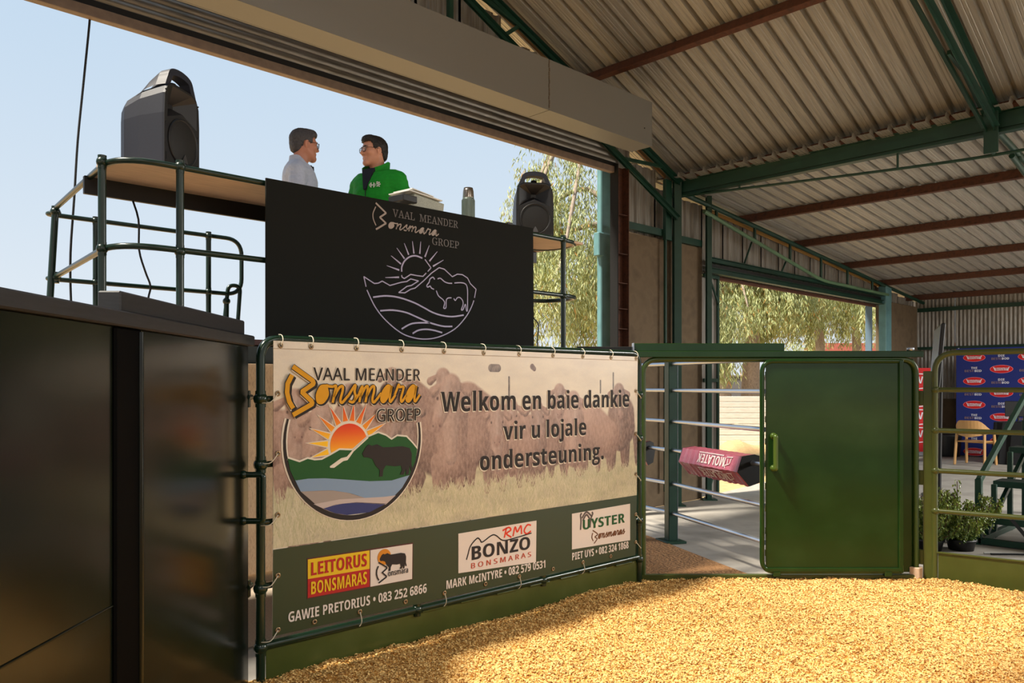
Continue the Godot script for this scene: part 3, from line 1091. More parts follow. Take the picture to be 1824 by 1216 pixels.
func build_banner() -> void:
	var t := thing("banner", "large printed vinyl welcome banner with a herd of brown cattle and a round farm emblem", "banner", Vector3(2.005, 0, -3.98) + Vector3(-0.028, 0, 1.0) * 0.036, deg_to_rad(-1.62))
	var b := Mb.new()
	var us := func(x: float, y: float) -> Vector2: return V((x - 0.05) / 3.09, (1.842 - y) / 1.112)
	b.quad(Vector3(0.054, 0.73, 0), Vector3(3.140, 0.73, 0), Vector3(3.152, 1.832, 0), Vector3(0.056, 1.842, 0), us.call(0.054, 0.73), us.call(3.14, 0.73), us.call(3.152, 1.832), us.call(0.056, 1.842))
	b.quad(Vector3(3.12, 0.26, -0.003), Vector3(0.05, 0.262, -0.003), Vector3(0.056, 1.842, -0.003), Vector3(3.152, 1.832, -0.003))
	var vinyl := plain(Color.WHITE, 0.42)
	vinyl.albedo_texture = ImageTexture.create_from_image(herd_picture())
	vinyl.texture_repeat = false
	part(t, "photo_print", b, vinyl)
	b = Mb.new()
	b.quad(Vector3(0.05, 0.262, 0), Vector3(3.12, 0.255, 0), Vector3(3.14, 0.73, 0), Vector3(0.054, 0.724, 0))
	part(t, "green_band", b, plain(GREEN_BAND, 0.5))
	b = Mb.new()
	b.box(Vector3(1.6, 1.80, 0.001), Vector3(3.09, 0.003, 0.001))
	part(t, "hem_stitch", b, plain(Color(0.62, 0.53, 0.42), 0.7))

	var white := plain(Color(0.86, 0.82, 0.76), 0.75)
	var dark := plain(Color(0.11, 0.07, 0.055), 0.75)
	# round emblem
	var e := Node3D.new()
	e.name = "emblem"
	t.add_child(e, true)
	var c := V(0.566, 1.290)
	var inside := PackedVector2Array(disc(c, 0.432, 60))
	var ring := []
	var halo := []
	for i in 41:
		var a := lerpf(deg_to_rad(163), deg_to_rad(371), i / 40.0)
		ring.append(c + Vector2.from_angle(a) * 0.446)
		halo.append(c + Vector2.from_angle(a) * 0.449)
	strokes(e, "halo", [halo], 0.036, 0.002, white, false)
	# ring line grows thicker towards the bottom
	var outer := []
	var inner := []
	for i in 41:
		var a := lerpf(deg_to_rad(163), deg_to_rad(371), i / 40.0)
		var w := 0.012 + 0.016 * sin(PI * i / 40.0)
		outer.append(c + Vector2.from_angle(a) * (0.448 + w * 0.5))
		inner.push_front(c + Vector2.from_angle(a) * (0.448 - w * 0.5))
	poly(e, "ring", outer + inner, 0.0045, dark)
	var green := plain(Color(0.04, 0.30, 0.08), 0.75)
	var hills := [V(0.135, 1.208), V(0.206, 1.182), V(0.255, 1.198), V(0.296, 1.187), V(0.342, 1.187), V(0.398, 1.210), V(0.454, 1.236), V(0.541, 1.229), V(0.641, 1.300), V(0.712, 1.322), V(0.764, 1.304), V(0.806, 1.277), V(0.848, 1.298), V(0.913, 1.290), V(0.957, 1.250), V(0.993, 1.212), V(0.979, 1.140), V(0.935, 1.057), V(0.806, 1.035), V(0.651, 1.043), V(0.502, 1.064), V(0.360, 1.083), V(0.260, 1.089), V(0.178, 1.084), V(0.149, 1.144)]
	# rays and sun first, the hills over them
	var tips := [V(0.260, 1.284), V(0.282, 1.205), V(0.280, 1.361), V(0.325, 1.430), V(0.393, 1.482), V(0.478, 1.485), V(0.549, 1.497), V(0.631, 1.491), V(0.702, 1.438), V(0.759, 1.376)]
	var sc := V(0.517, 1.262)
	var orange := gradient_print([Color(0.96, 0.74, 0.10), Color(0.85, 0.30, 0.04)], 1.30, 1.46)
	for q in tips:
		var d: Vector2 = (q - sc).normalized()
		var s := d.orthogonal()
		poly(e, "ray_edge", [sc + d * 0.130 + s * 0.024, sc + d * 0.130 - s * 0.024, q + d * 0.02], 0.002, white)
		poly(e, "ray", [sc + d * 0.138 + s * 0.016, sc + d * 0.138 - s * 0.016, q], 0.0035, orange)
	poly(e, "sun_edge", disc(sc, 0.134), 0.0025, white)
	poly(e, "sun", disc(sc, 0.122), 0.004, gradient_print([Color(0.96, 0.70, 0.08), Color(0.84, 0.22, 0.03)], 1.215, 1.375))
	strokes(e, "ridge_line", [hills.slice(0, 16)], 0.020, 0.0045, white, false)
	poly(e, "hills", hills, 0.006, green)
	strokes(e, "stream", [[V(0.541, 1.229), V(0.502, 1.191), V(0.464, 1.185), V(0.393, 1.144), V(0.416, 1.142), V(0.474, 1.176), V(0.502, 1.180), V(0.541, 1.226), V(0.641, 1.300)]], 0.009, 0.0075, white, false)
	var water := []
	for q in [[[V(0.178, 1.088), V(0.260, 1.089), V(0.360, 1.083), V(0.502, 1.064), V(0.651, 1.043), V(0.806, 1.035), V(0.935, 1.057), V(0.880, 0.984), V(0.827, 0.943), V(0.753, 0.942), V(0.621, 0.948), V(0.522, 0.985), V(0.407, 1.011), V(0.212, 1.022)], Color(0.48, 0.57, 0.68)], [[V(0.212, 1.022), V(0.388, 1.014), V(0.502, 0.990), V(0.621, 0.948), V(0.454, 0.956), V(0.300, 0.945)], Color(0.60, 0.55, 0.52)], [[V(0.290, 0.945), V(0.454, 0.956), V(0.621, 0.948), V(0.753, 0.942), V(0.835, 0.943), V(0.764, 0.895), V(0.601, 0.920), V(0.483, 0.930), V(0.407, 0.924), V(0.350, 0.914)], Color(0.72, 0.66, 0.64)], [[V(0.350, 0.914), V(0.426, 0.929), V(0.561, 0.929), V(0.770, 0.901), V(0.651, 0.862), V(0.502, 0.862), V(0.426, 0.880)], Color(0.17, 0.20, 0.42)]]:
		poly(e, "water", q[0], 0.006, plain(q[1], 0.75))
	poly(e, "bull", BULL, 0.0085, dark)

	# emblem lettering
	text(t, "lettering", "VAAL MEANDER", V(0.291, 1.631), V(1.016, 1.702), 0.003, white_edge(t, "VAAL MEANDER", V(0.291, 1.631), V(1.016, 1.702), white, dark), "Droid Sans", 400)
	text(t, "lettering", "GROEP", V(0.699, 1.388), V(1.014, 1.463), 0.011, white_edge(t, "GROEP", V(0.699, 1.388), V(1.014, 1.463), white, dark), "Droid Sans", 400)
	var gold := plain(Color(0.82, 0.58, 0.0), 0.75)
	var big := [[V(0.162, 1.705), V(0.282, 1.628), V(0.287, 1.612), V(0.215, 1.567), V(0.273, 1.517), V(0.280, 1.501), V(0.162, 1.442)], [V(0.158, 1.660), V(0.132, 1.612), V(0.128, 1.564), V(0.141, 1.515), V(0.164, 1.478)]]
	var word := script_word("onsmara", V(0.296, 1.505), V(1.014, 1.610))
	strokes(t, "script_edge", shift(big, V(0.006, -0.004)), 0.044, 0.008, white, false)
	strokes(t, "script_edge", shift(word, V(0.005, -0.004)), 0.033, 0.008, white)
	strokes(t, "script_shadow", shift(big, V(0.012, -0.008)), 0.032, 0.0095, dark, false)
	strokes(t, "script_shadow", shift(word, V(0.008, -0.006)), 0.023, 0.0095, dark)
	strokes(t, "script_outline", big, 0.033, 0.011, dark, false)
	strokes(t, "script_outline", word, 0.023, 0.011, dark)
	strokes(t, "script_lettering", big, 0.026, 0.0125, gold, false)
	strokes(t, "script_lettering", word, 0.015, 0.0125, gold)

	# the greeting
	var ink := plain(Color(0.09, 0.055, 0.045), 0.75)
	for q in [["Welkom en baie dankie", V(1.180, 1.434), V(3.040, 1.570)], ["vir u lojale", V(1.708, 1.196), V(2.535, 1.362)], ["ondersteuning.", V(1.500, 1.002), V(2.735, 1.172)]]:
		text(t, "greeting_edge", q[0], q[1] + V(-0.006, -0.007), q[2] + V(-0.006, -0.007), 0.002, white, "Droid Sans", 700)
		text(t, "greeting", q[0], q[1], q[2], 0.0035, ink, "Droid Sans", 700)

	# sponsors on the green band
	var yellow := plain(Color(0.86, 0.70, 0.02), 0.75)
	var red := plain(Color(0.68, 0.08, 0.05), 0.75)
	var paper := plain(Color(0.85, 0.80, 0.76), 0.75)
	poly(t, "sponsor_edge", [V(0.252, 0.425), V(0.963, 0.418), V(0.966, 0.642), V(0.252, 0.650)], 0.001, plain(Color(0.30, 0.10, 0.08), 0.75))
	poly(t, "sponsor_box", [V(0.257, 0.535), V(0.654, 0.530), V(0.654, 0.638), V(0.257, 0.643)], 0.0025, yellow)
	poly(t, "sponsor_box", [V(0.257, 0.431), V(0.654, 0.426), V(0.654, 0.530), V(0.257, 0.535)], 0.0025, red)
	poly(t, "sponsor_box", [V(0.660, 0.424), V(0.957, 0.421), V(0.960, 0.635), V(0.660, 0.638)], 0.0025, paper)
	text(t, "lettering", "LEITORUS", V(0.277, 0.550), V(0.634, 0.624), 0.0045, red)
	text(t, "lettering", "BONSMARAS", V(0.275, 0.446), V(0.634, 0.518), 0.0045, yellow)
	poly(t, "emblem_sun", disc(V(0.755, 0.585), 0.047, 24), 0.0045, plain(Color(0.80, 0.50, 0.06), 0.75))
	var small := []
	for p in BULL:
		small.append(V(0.722 + (p.x - 0.601) * 0.54, 0.495 + (p.y - 1.061) * 0.56))
	poly(t, "emblem_bull", small, 0.006, dark)
	var mini := []
	for l in big:
		var q := []
		for p in l:
			q.append(V(0.700 + (p.x - 0.128) * 0.46, 0.437 + (p.y - 1.442) * 0.46))
		mini.append(q)
	strokes(t, "emblem_letter", mini, 0.008, 0.006, dark, false)
	text(t, "lettering", "onsmara", V(0.782, 0.466), V(0.925, 0.492), 0.006, dark, "Droid Sans", 400)

	poly(t, "sponsor_box", [V(1.319, 0.398), V(2.015, 0.366), V(2.020, 0.656), V(1.319, 0.652)], 0.0025, paper)
	text(t, "lettering", "BONZO", V(1.430, 0.466), V(1.955, 0.555), 0.0045, dark)
	text(t, "lettering", "B O N S M A R A S", V(1.425, 0.412), V(1.965, 0.446), 0.0045, plain(Color(0.75, 0.25, 0.10), 0.75), "Droid Sans", 400)
	strokes(t, "emblem_line", [[V(1.385, 0.475), V(1.395, 0.500), V(1.42, 0.560), V(1.475, 0.602), V(1.500, 0.590), V(1.52, 0.572), V(1.60, 0.605), V(1.64, 0.600), V(1.70, 0.560), V(1.78, 0.558), V(1.97, 0.575)]], 0.008, 0.0045, dark)
	var rm := plain(Color(0.85, 0.20, 0.03), 0.75)
	strokes(t, "script_lettering", [[V(1.715, 0.575), V(1.735, 0.640)], [V(1.70, 0.625), V(1.755, 0.640), V(1.775, 0.620), V(1.735, 0.600), V(1.78, 0.570)], [V(1.795, 0.575), V(1.815, 0.635), V(1.835, 0.600), V(1.87, 0.637), V(1.875, 0.580)], [V(1.965, 0.630), V(1.93, 0.636), V(1.90, 0.600), V(1.925, 0.575), V(1.965, 0.590)]], 0.011, 0.0045, rm)

	poly(t, "sponsor_box", [V(2.383, 0.403), V(3.053, 0.383), V(3.053, 0.671), V(2.383, 0.664)], 0.0025, paper)
	text(t, "lettering", "UYSTER", V(2.50, 0.530), V(2.985, 0.605), 0.0045, green)
	strokes(t, "emblem_head", [[V(2.475, 0.535), V(2.48, 0.60), V(2.475, 0.645), V(2.49, 0.655)], [V(2.50, 0.60), V(2.54, 0.64), V(2.58, 0.60)], [V(2.60, 0.652), V(2.61, 0.640), V(2.59, 0.605), V(2.58, 0.54)], [V(2.49, 0.62), V(2.54, 0.66), V(2.60, 0.62)]], 0.014, 0.004, plain(Color(0.35, 0.30, 0.28), 0.75))
	var brown := plain(Color(0.42, 0.24, 0.08), 0.75)
	strokes(t, "script_lettering", script_word("onsmaras", V(2.67, 0.445), V(2.99, 0.482)) + [[V(2.61, 0.515), V(2.665, 0.480), V(2.635, 0.462), V(2.66, 0.445), V(2.625, 0.415)], [V(2.61, 0.495), V(2.60, 0.465), V(2.615, 0.435)]], 0.008, 0.0045, brown)
	for q in [["GAWIE PRETORIUS • 083 252 6866", V(0.141, 0.318), V(1.066, 0.375)], ["MARK McINTYRE • 082 579 0531", V(1.222, 0.312), V(2.106, 0.368)], ["PIET UYS • 082 324 1868", V(2.385, 0.322), V(3.032, 0.378)]]:
		text(t, "lettering", q[0], q[1], q[2], 0.002, paper)

	# brass eyelets and the white cord that laces the banner to the pipes
	var brass := plain(Color(0.55, 0.47, 0.36), 0.3, 0.7)
	var eyes := []
	for x in [0.096, 0.277, 0.566, 0.881, 1.204, 1.534, 1.855, 2.187, 2.503, 2.825, 3.13]:
		eyes.append([V(x, 1.818), V(0.012, 0.055)])
	for y in [1.559, 1.237, 0.909, 0.583, 0.291]:
		eyes.append([V(0.080, y), V(-0.085, -0.05)])
	for y in [1.56, 1.22, 0.90, 0.58, 0.36]:
		eyes.append([V(3.125, y), V(0.075, -0.06)])
	for i in 9:
		eyes.append([V([0.298, 0.588, 0.909, 1.207, 1.549, 1.855, 2.187, 2.503, 2.819][i], 0.291), V(0.008, -0.085) if i in [1, 3, 5, 7] else V(0, 0)])
	var cord := plain(Color(0.80, 0.76, 0.68), 0.7)
	for q in eyes:
		b = Mb.new()
		var pr := []
		for i in 9:
			pr.append(V(0.0105 + 0.005 * cos(TAU * i / 8.0), 0.003 * sin(TAU * i / 8.0)))
		b.lathe(pr, 14, Transform3D(Basis(Vector3.RIGHT, PI / 2), Vector3(q[0].x, q[0].y, 0.003)))
		part(t, "eyelet", b, brass)
		b = Mb.new()
		b.tube([Vector3(q[0].x, q[0].y, 0.0008), Vector3(q[0].x, q[0].y, 0.0016)], 0.008, 10)
		part(t, "eyelet_hole", b, M.black)
		if q[1] != Vector2.ZERO:
			b = Mb.new()
			var o := Vector3(q[0].x, q[0].y, 0.004)
			var d := Vector3(q[1].x, q[1].y, 0)
			b.tube(smooth3([o, o + d * 0.55 + Vector3(0, -absf(q[1].x) * 0.2, 0.012), o + d + Vector3(0, 0, -0.012), o + d * 1.1 + Vector3(0, 0, -0.05)], 4), 0.0028, 6)
			part(t, "cord_tie", b, cord)


func white_edge(t: Node3D, what: String, lo: Vector2, hi: Vector2, edge: Material, ink: Material) -> Material:  # the pale outline printed round a word; gives back the ink
	for d in [V(-0.004, -0.004), V(0.004, 0.004), V(0.004, -0.004), V(-0.004, 0.004)]:
		text(t, "lettering_edge", what, lo + d, hi + d, 0.0015 if hi.y > 1.5 else 0.0095, edge, "Droid Sans", 400)
	return ink


func gradient_print(cols: Array, y0: float, y1: float) -> StandardMaterial3D:  # a printed two-colour blend between two heights on the banner
	var g := Gradient.new()
	g.colors = PackedColorArray(cols)
	var gt := GradientTexture2D.new()
	gt.gradient = g
	gt.width = 8
	gt.height = 64
	gt.fill_from = Vector2(0, 0)
	gt.fill_to = Vector2(0, 1)
	var m := plain(Color.WHITE, 0.75)
	m.albedo_texture = gt
	m.texture_repeat = false
	m.uv1_scale = Vector3(1, 1.0 / (y1 - y0), 1)
	m.uv1_offset = Vector3(0, -y0 / (y1 - y0), 0)
	return m


# the herd photograph printed on the banner, painted stroke by stroke
var pic: Image
const PW := 1400
const PH := 504

func dab(a: Vector2, e: Vector2, ra: float, re: float, light: Color, dark_: Color, soft := 0.12, grain := 0.06) -> void:  # a shaded tapered blob between two places given in banner metres
	var k := PW / 3.09
	var p := V((a.x - 0.05) * k, (1.842 - a.y) * k)
	var q := V((e.x - 0.05) * k, (1.842 - e.y) * k)
	ra *= k
	re *= k
	var m := maxf(ra, re) + 2
	var d := q - p
	var l2 := maxf(d.length_squared(), 0.001)
	for y in range(maxi(0, int(minf(p.y, q.y) - m)), mini(PH, int(maxf(p.y, q.y) + m))):
		for x in range(maxi(0, int(minf(p.x, q.x) - m)), mini(PW, int(maxf(p.x, q.x) + m))):
			var w := V(x, y)
			var u := clampf((w - p).dot(d) / l2, 0, 1)
			var o := (w - p - d * u) / lerpf(ra, re, u)
			var r := o.length()
			if r < 1.0:
				var al := clampf((1.0 - r) / soft, 0, 1)
				var lit := clampf(0.55 - 0.42 * o.y - 0.22 * o.x - 0.25 * r * r + rng.randf_range(-grain, grain) * 2.0, 0, 1)
				pic.set_pixel(x, y, pic.get_pixel(x, y).lerp(dark_.lerp(light, lit), al))


func cow(s: float, poll: float, k: float, tone: float, look := 0.0, body := V(0.12, 0.0), legs := 0.965) -> void:  # a cow facing out of the picture: poll height, scale, tone 0 pale .. 1 dark
	var li := Color(0.80, 0.66, 0.59).lerp(Color(0.60, 0.46, 0.40), tone)
	var dk := Color(0.50, 0.38, 0.335).lerp(Color(0.32, 0.235, 0.205), tone)
	var top := poll - 0.10 * k
	var fl := V(s + body.x, top - 0.16 * k)
	for q in [-0.10, 0.07, 0.20]:
		dab(V(s + body.x + q * k, top - 0.35 * k), V(s + body.x + q * k * 1.05, legs), 0.05 * k, 0.026 * k, li.darkened(0.25), dk)
	dab(fl, fl + V(body.x * 0.9, -0.10 * k), 0.185 * k, 0.16 * k, li, dk)
	for q in [-0.085, 0.055]:
		dab(V(s + q * k, top - 0.36 * k), V(s + q * k * 1.1, legs - 0.01), 0.058 * k, 0.028 * k, li.darkened(0.1), dk)
	dab(V(s, top - 0.10 * k), V(s + 0.01, top - 0.36 * k), 0.125 * k, 0.105 * k, li.lightened(0.04), dk)
	dab(V(s, top - 0.05 * k), V(s, top - 0.34 * k), 0.07 * k, 0.04 * k, li.lightened(0.06), dk.lightened(0.12))
	# ears, head, muzzle, eyes
	for q in [-1.0, 1.0]:
		dab(V(s + q * 0.055 * k, poll - 0.045 * k), V(s + q * 0.118 * k, poll - 0.082 * k), 0.018 * k, 0.034 * k, li.lightened(0.05), dk, 0.2)
		dab(V(s + q * 0.092 * k, poll - 0.072 * k), V(s + q * 0.120 * k, poll - 0.088 * k), 0.010 * k, 0.018 * k, Color(0.80, 0.66, 0.58), dk, 0.6)
	dab(V(s, poll - 0.05 * k), V(s + look * k, poll - 0.24 * k), 0.075 * k, 0.043 * k, li.lightened(0.08), dk.lightened(0.10), 0.2)
	dab(V(s + look * 0.2 * k, poll - 0.03 * k), V(s + look * 0.9 * k, poll - 0.22 * k), 0.03 * k, 0.022 * k, li.lightened(0.16), dk.lightened(0.2), 0.9)
	dab(V(s + look * k * 1.05, poll - 0.245 * k), V(s + look * k * 1.1, poll - 0.265 * k), 0.046 * k, 0.042 * k, Color(0.72, 0.59, 0.53), Color(0.50, 0.37, 0.33), 0.5)
	for q in [-1.0, 1.0]:
		dab(V(s + (look * 0.4 + q * 0.056) * k, poll - 0.115 * k), V(s + (look * 0.4 + q * 0.056) * k, poll - 0.12 * k), 0.010 * k, 0.010 * k, Color(0.30, 0.20, 0.17), Color(0.22, 0.14, 0.11), 0.8)
		dab(V(s + (look * 1.1 + q * 0.022) * k, poll - 0.262 * k), V(s + (look * 1.1 + q * 0.022) * k, poll - 0.266 * k), 0.008 * k, 0.006 * k, Color(0.42, 0.30, 0.27), Color(0.36, 0.25, 0.22), 0.9)


func herd_picture() -> Image:
	pic = Image.create(PW, PH, false, Image.FORMAT_RGB8)
	var f := FastNoiseLite.new()
	f.seed = 12
	f.frequency = 0.012
	var sky := Color(0.86, 0.825, 0.77)
	var far := Color(0.84, 0.795, 0.71)
	var grass := Color(0.70, 0.67, 0.55)
	for y in PH:
		var v := float(y) / PH
		var base := sky.lerp(far, clampf(v / 0.45, 0, 1)).lerp(grass, smoothstep(0.4, 0.75, v))
		base = base.lerp(Color(0.75, 0.71, 0.60), smoothstep(0.8, 1.0, v) * 0.6)
		for x in PW:
			var q := f.get_noise_2d(x * 0.6, y * 1.6) * (0.04 + 0.10 * smoothstep(0.4, 0.8, v)) + rng.randf_range(-0.02, 0.02)
			pic.set_pixel(x, y, Color(base.r + q, base.g + q, base.b + q * 0.7))
	# trough and posts in the distance
	dab(V(1.60, 1.72), V(1.66, 1.72), 0.028, 0.028, Color(0.5, 0.44, 0.4), Color(0.38, 0.32, 0.3))
	dab(V(1.98, 1.735), V(2.0, 1.72), 0.022, 0.018, Color(0.5, 0.4, 0.36), Color(0.36, 0.28, 0.26))
	for p in [[1.76, 1.66, 1.45], [2.70, 1.64, 1.55], [2.85, 1.70, 1.55]]:
		dab(V(p[0], p[1]), V(p[0], p[2]), 0.008, 0.008, Color(0.4, 0.36, 0.33), Color(0.3, 0.25, 0.22))
	# the herd, back to front: poll place, scale, tone, look, body offset, foot height
	for c in [[0.809, 1.70, 0.7, 0.5, 0.0, 0.15, 1.2], [1.196, 1.70, 0.85, 0.35, 0.0, 0.2, 1.1], [2.252, 1.605, 0.80, 0.4, 0.0, 0.12, 0.99], [0.18, 1.57, 0.95, 0.3, 0.02, -0.15, 1.0], [0.52, 1.60, 0.9, 0.4, -0.05, 0.2, 1.0], [2.918, 1.607, 0.92, 0.75, 0.02, 0.03, 0.985], [1.78, 1.50, 0.9, 0.2, 0.0, 0.10, 1.0], [0.346, 1.49, 1.05, 0.15, -0.04, 0.25, 0.98], [2.40, 1.55, 0.98, 0.1, 0.03, 0.20, 0.965], [0.90, 1.53, 1.1, 0.7, -0.1, 0.22, 0.97], [2.02, 1.49, 0.92, 0.5, 0.04, 0.08, 0.965], [1.652, 1.465, 0.92, 0.3, 0.0, 0.14, 0.92], [1.26, 1.66, 1.18, 0.25, -0.09, 0.08, 0.97]]:
		cow(c[0], c[1], c[2], c[3], c[4], V(c[5], 0), c[6])
	# coat texture and the haze of a faded print
	var coat := FastNoiseLite.new()
	coat.seed = 31
	coat.frequency = 0.05
	coat.fractal_octaves = 4
	for y in PH:
		for x in PW:
			var p := pic.get_pixel(x, y)
			var dark_part := clampf((0.78 - p.r) * 3.0, 0, 1)
			var q := (coat.get_noise_2d(x * 1.7, y * 0.8) * 0.16 + rng.randf_range(-0.05, 0.05)) * dark_part
			p = Color(p.r + q, p.g + q * 0.95, p.b + q * 0.9).lerp(Color(0.84, 0.77, 0.69), 0.10)
			pic.set_pixel(x, y, p)
	# grass over their feet
	for i in 5200:
		var s := rng.randf_range(0.05, 3.14)
		var y0 := rng.randf_range(0.73, 0.94) if i % 4 else rng.randf_range(0.88, 0.97)
		var h := rng.randf_range(0.02, 0.06) * (2.0 if s < 0.25 else 1.0)
		var t := rng.randf()
		dab(V(s, y0), V(s + rng.randf_range(-0.03, 0.03), y0 + h), 0.0032, 0.0022, Color(0.86, 0.82, 0.72).lerp(Color(0.70, 0.69, 0.54), t), Color(0.74, 0.69, 0.58).lerp(Color(0.58, 0.56, 0.42), t), 0.9)
	return pic


func build_gate() -> void:
	var a := deg_to_rad(-44.27)
	var t := thing("gate_frame", "green steel gateway frame with two overhead track beams and a sill", "gate frame", Vector3(5.293, 0, -3.919), a)
	var b := Mb.new()
	b.box(Vector3(0.553, 1.916, -0.05), Vector3(1.238, 0.064, 0.06), 0.004)
	part(t, "track_beam", b, M.green)
	b = Mb.new()
	b.box(Vector3(1.06, 1.858, 0.0), Vector3(2.45, 0.052, 0.06), 0.004)
	part(t, "track_beam", b, M.green)
	b = Mb.new()
	b.box(Vector3(-0.29, 1.895, -0.12), Vector3(0.46, 0.06, 0.06), 0.004)
	part(t, "track_end", b, M.black)
	b = Mb.new()
	b.box(Vector3(-0.066, 1.9, -0.03), Vector3(0.008, 0.10, 0.07))
	part(t, "end_plate", b, M.galv)
	b = Mb.new()
	b.tube(bent([Vector3(0.012, 0, 0), Vector3(0.012, 1.815, 0), Vector3(2.236, 1.815, 0), Vector3(2.236, 0.0, 0)], 0.12, 8), 0.022, 12)
	part(t, "frame_pipe", b, M.green_pipe)
	b = Mb.new()
	b.box(Vector3(-0.05, 0.93, -0.03), Vector3(0.05, 1.86, 0.05), 0.005)
	part(t, "post", b, M.green)
	b = Mb.new()
	b.box(Vector3(1.12, 0.03, 0.0), Vector3(2.24, 0.07, 0.05), 0.004)
	part(t, "sill", b, M.green_plate)
	b = Mb.new()
	b.box(Vector3(2.14, 0.95, -0.015), Vector3(0.17, 1.74, 0.006), 0.002)
	part(t, "side_sheet", b, M.green)
	b = Mb.new()
	b.lathe([V(0, 0), V(0.03, 0), V(0.03, 0.03), V(0, 0.03)], 12, Transform3D(Basis(), Vector3(2.19, 1.885, 0)))
	part(t, "pulley", b, M.galv)

	t = thing("sliding_gate", "solid dark green sheet steel gate leaf with an olive pull handle, under the overhead track", "gate", Vector3(5.293, 0, -3.919) + Vector3(-0.698, 0, 0.716) * 0.05, a)
	b = Mb.new()
	b.box(Vector3(1.54, 0.96, 0), Vector3(1.09, 1.70, 0.006), 0.002)
	part(t, "sheet", b, M.green)
	b = Mb.new()
	b.tube(bent([Vector3(2.09, 1.80, 0), Vector3(0.965, 1.80, 0), Vector3(0.965, 0.10, 0), Vector3(2.09, 0.10, 0)], 0.10, 8), 0.019, 12)
	part(t, "frame_pipe", b, M.green)
	b = Mb.new()
	b.box(Vector3(2.085, 0.95, 0.006), Vector3(0.035, 1.72, 0.03), 0.004)
	part(t, "edge_bar", b, M.green)
	b = Mb.new()
	b.box(Vector3(1.54, 0.116, 0.014), Vector3(1.1, 0.03, 0.02), 0.003)
	part(t, "bottom_bar", b, M.green)
	for x in [1.08, 1.98]:
		b = Mb.new()
		b.box(Vector3(x, 0.082, 0.0), Vector3(0.06, 0.045, 0.05), 0.006)
		part(t, "foot", b, M.green)
	b = Mb.new()
	b.tube(bent([Vector3(1.055, 1.195, 0), Vector3(1.055, 1.195, 0.065), Vector3(1.055, 0.935, 0.065), Vector3(1.055, 0.935, 0)], 0.006, 2), 0.0195, 10)
	b.ball(Vector3(1.055, 1.195, 0.006), 0.027, 10)
	b.ball(Vector3(1.055, 0.935, 0.006), 0.027, 10)
	part(t, "pull_handle", b, plain(Color(0.28, 0.36, 0.13), 0.3)).set_meta("label", "olive pull handle")
	for i in 9:
		b = Mb.new()
		b.box(Vector3(0.992, 0.25 + 0.18 * i, 0.002), Vector3(0.006, 0.05, 0.012))
		part(t, "weld", b, M.green)


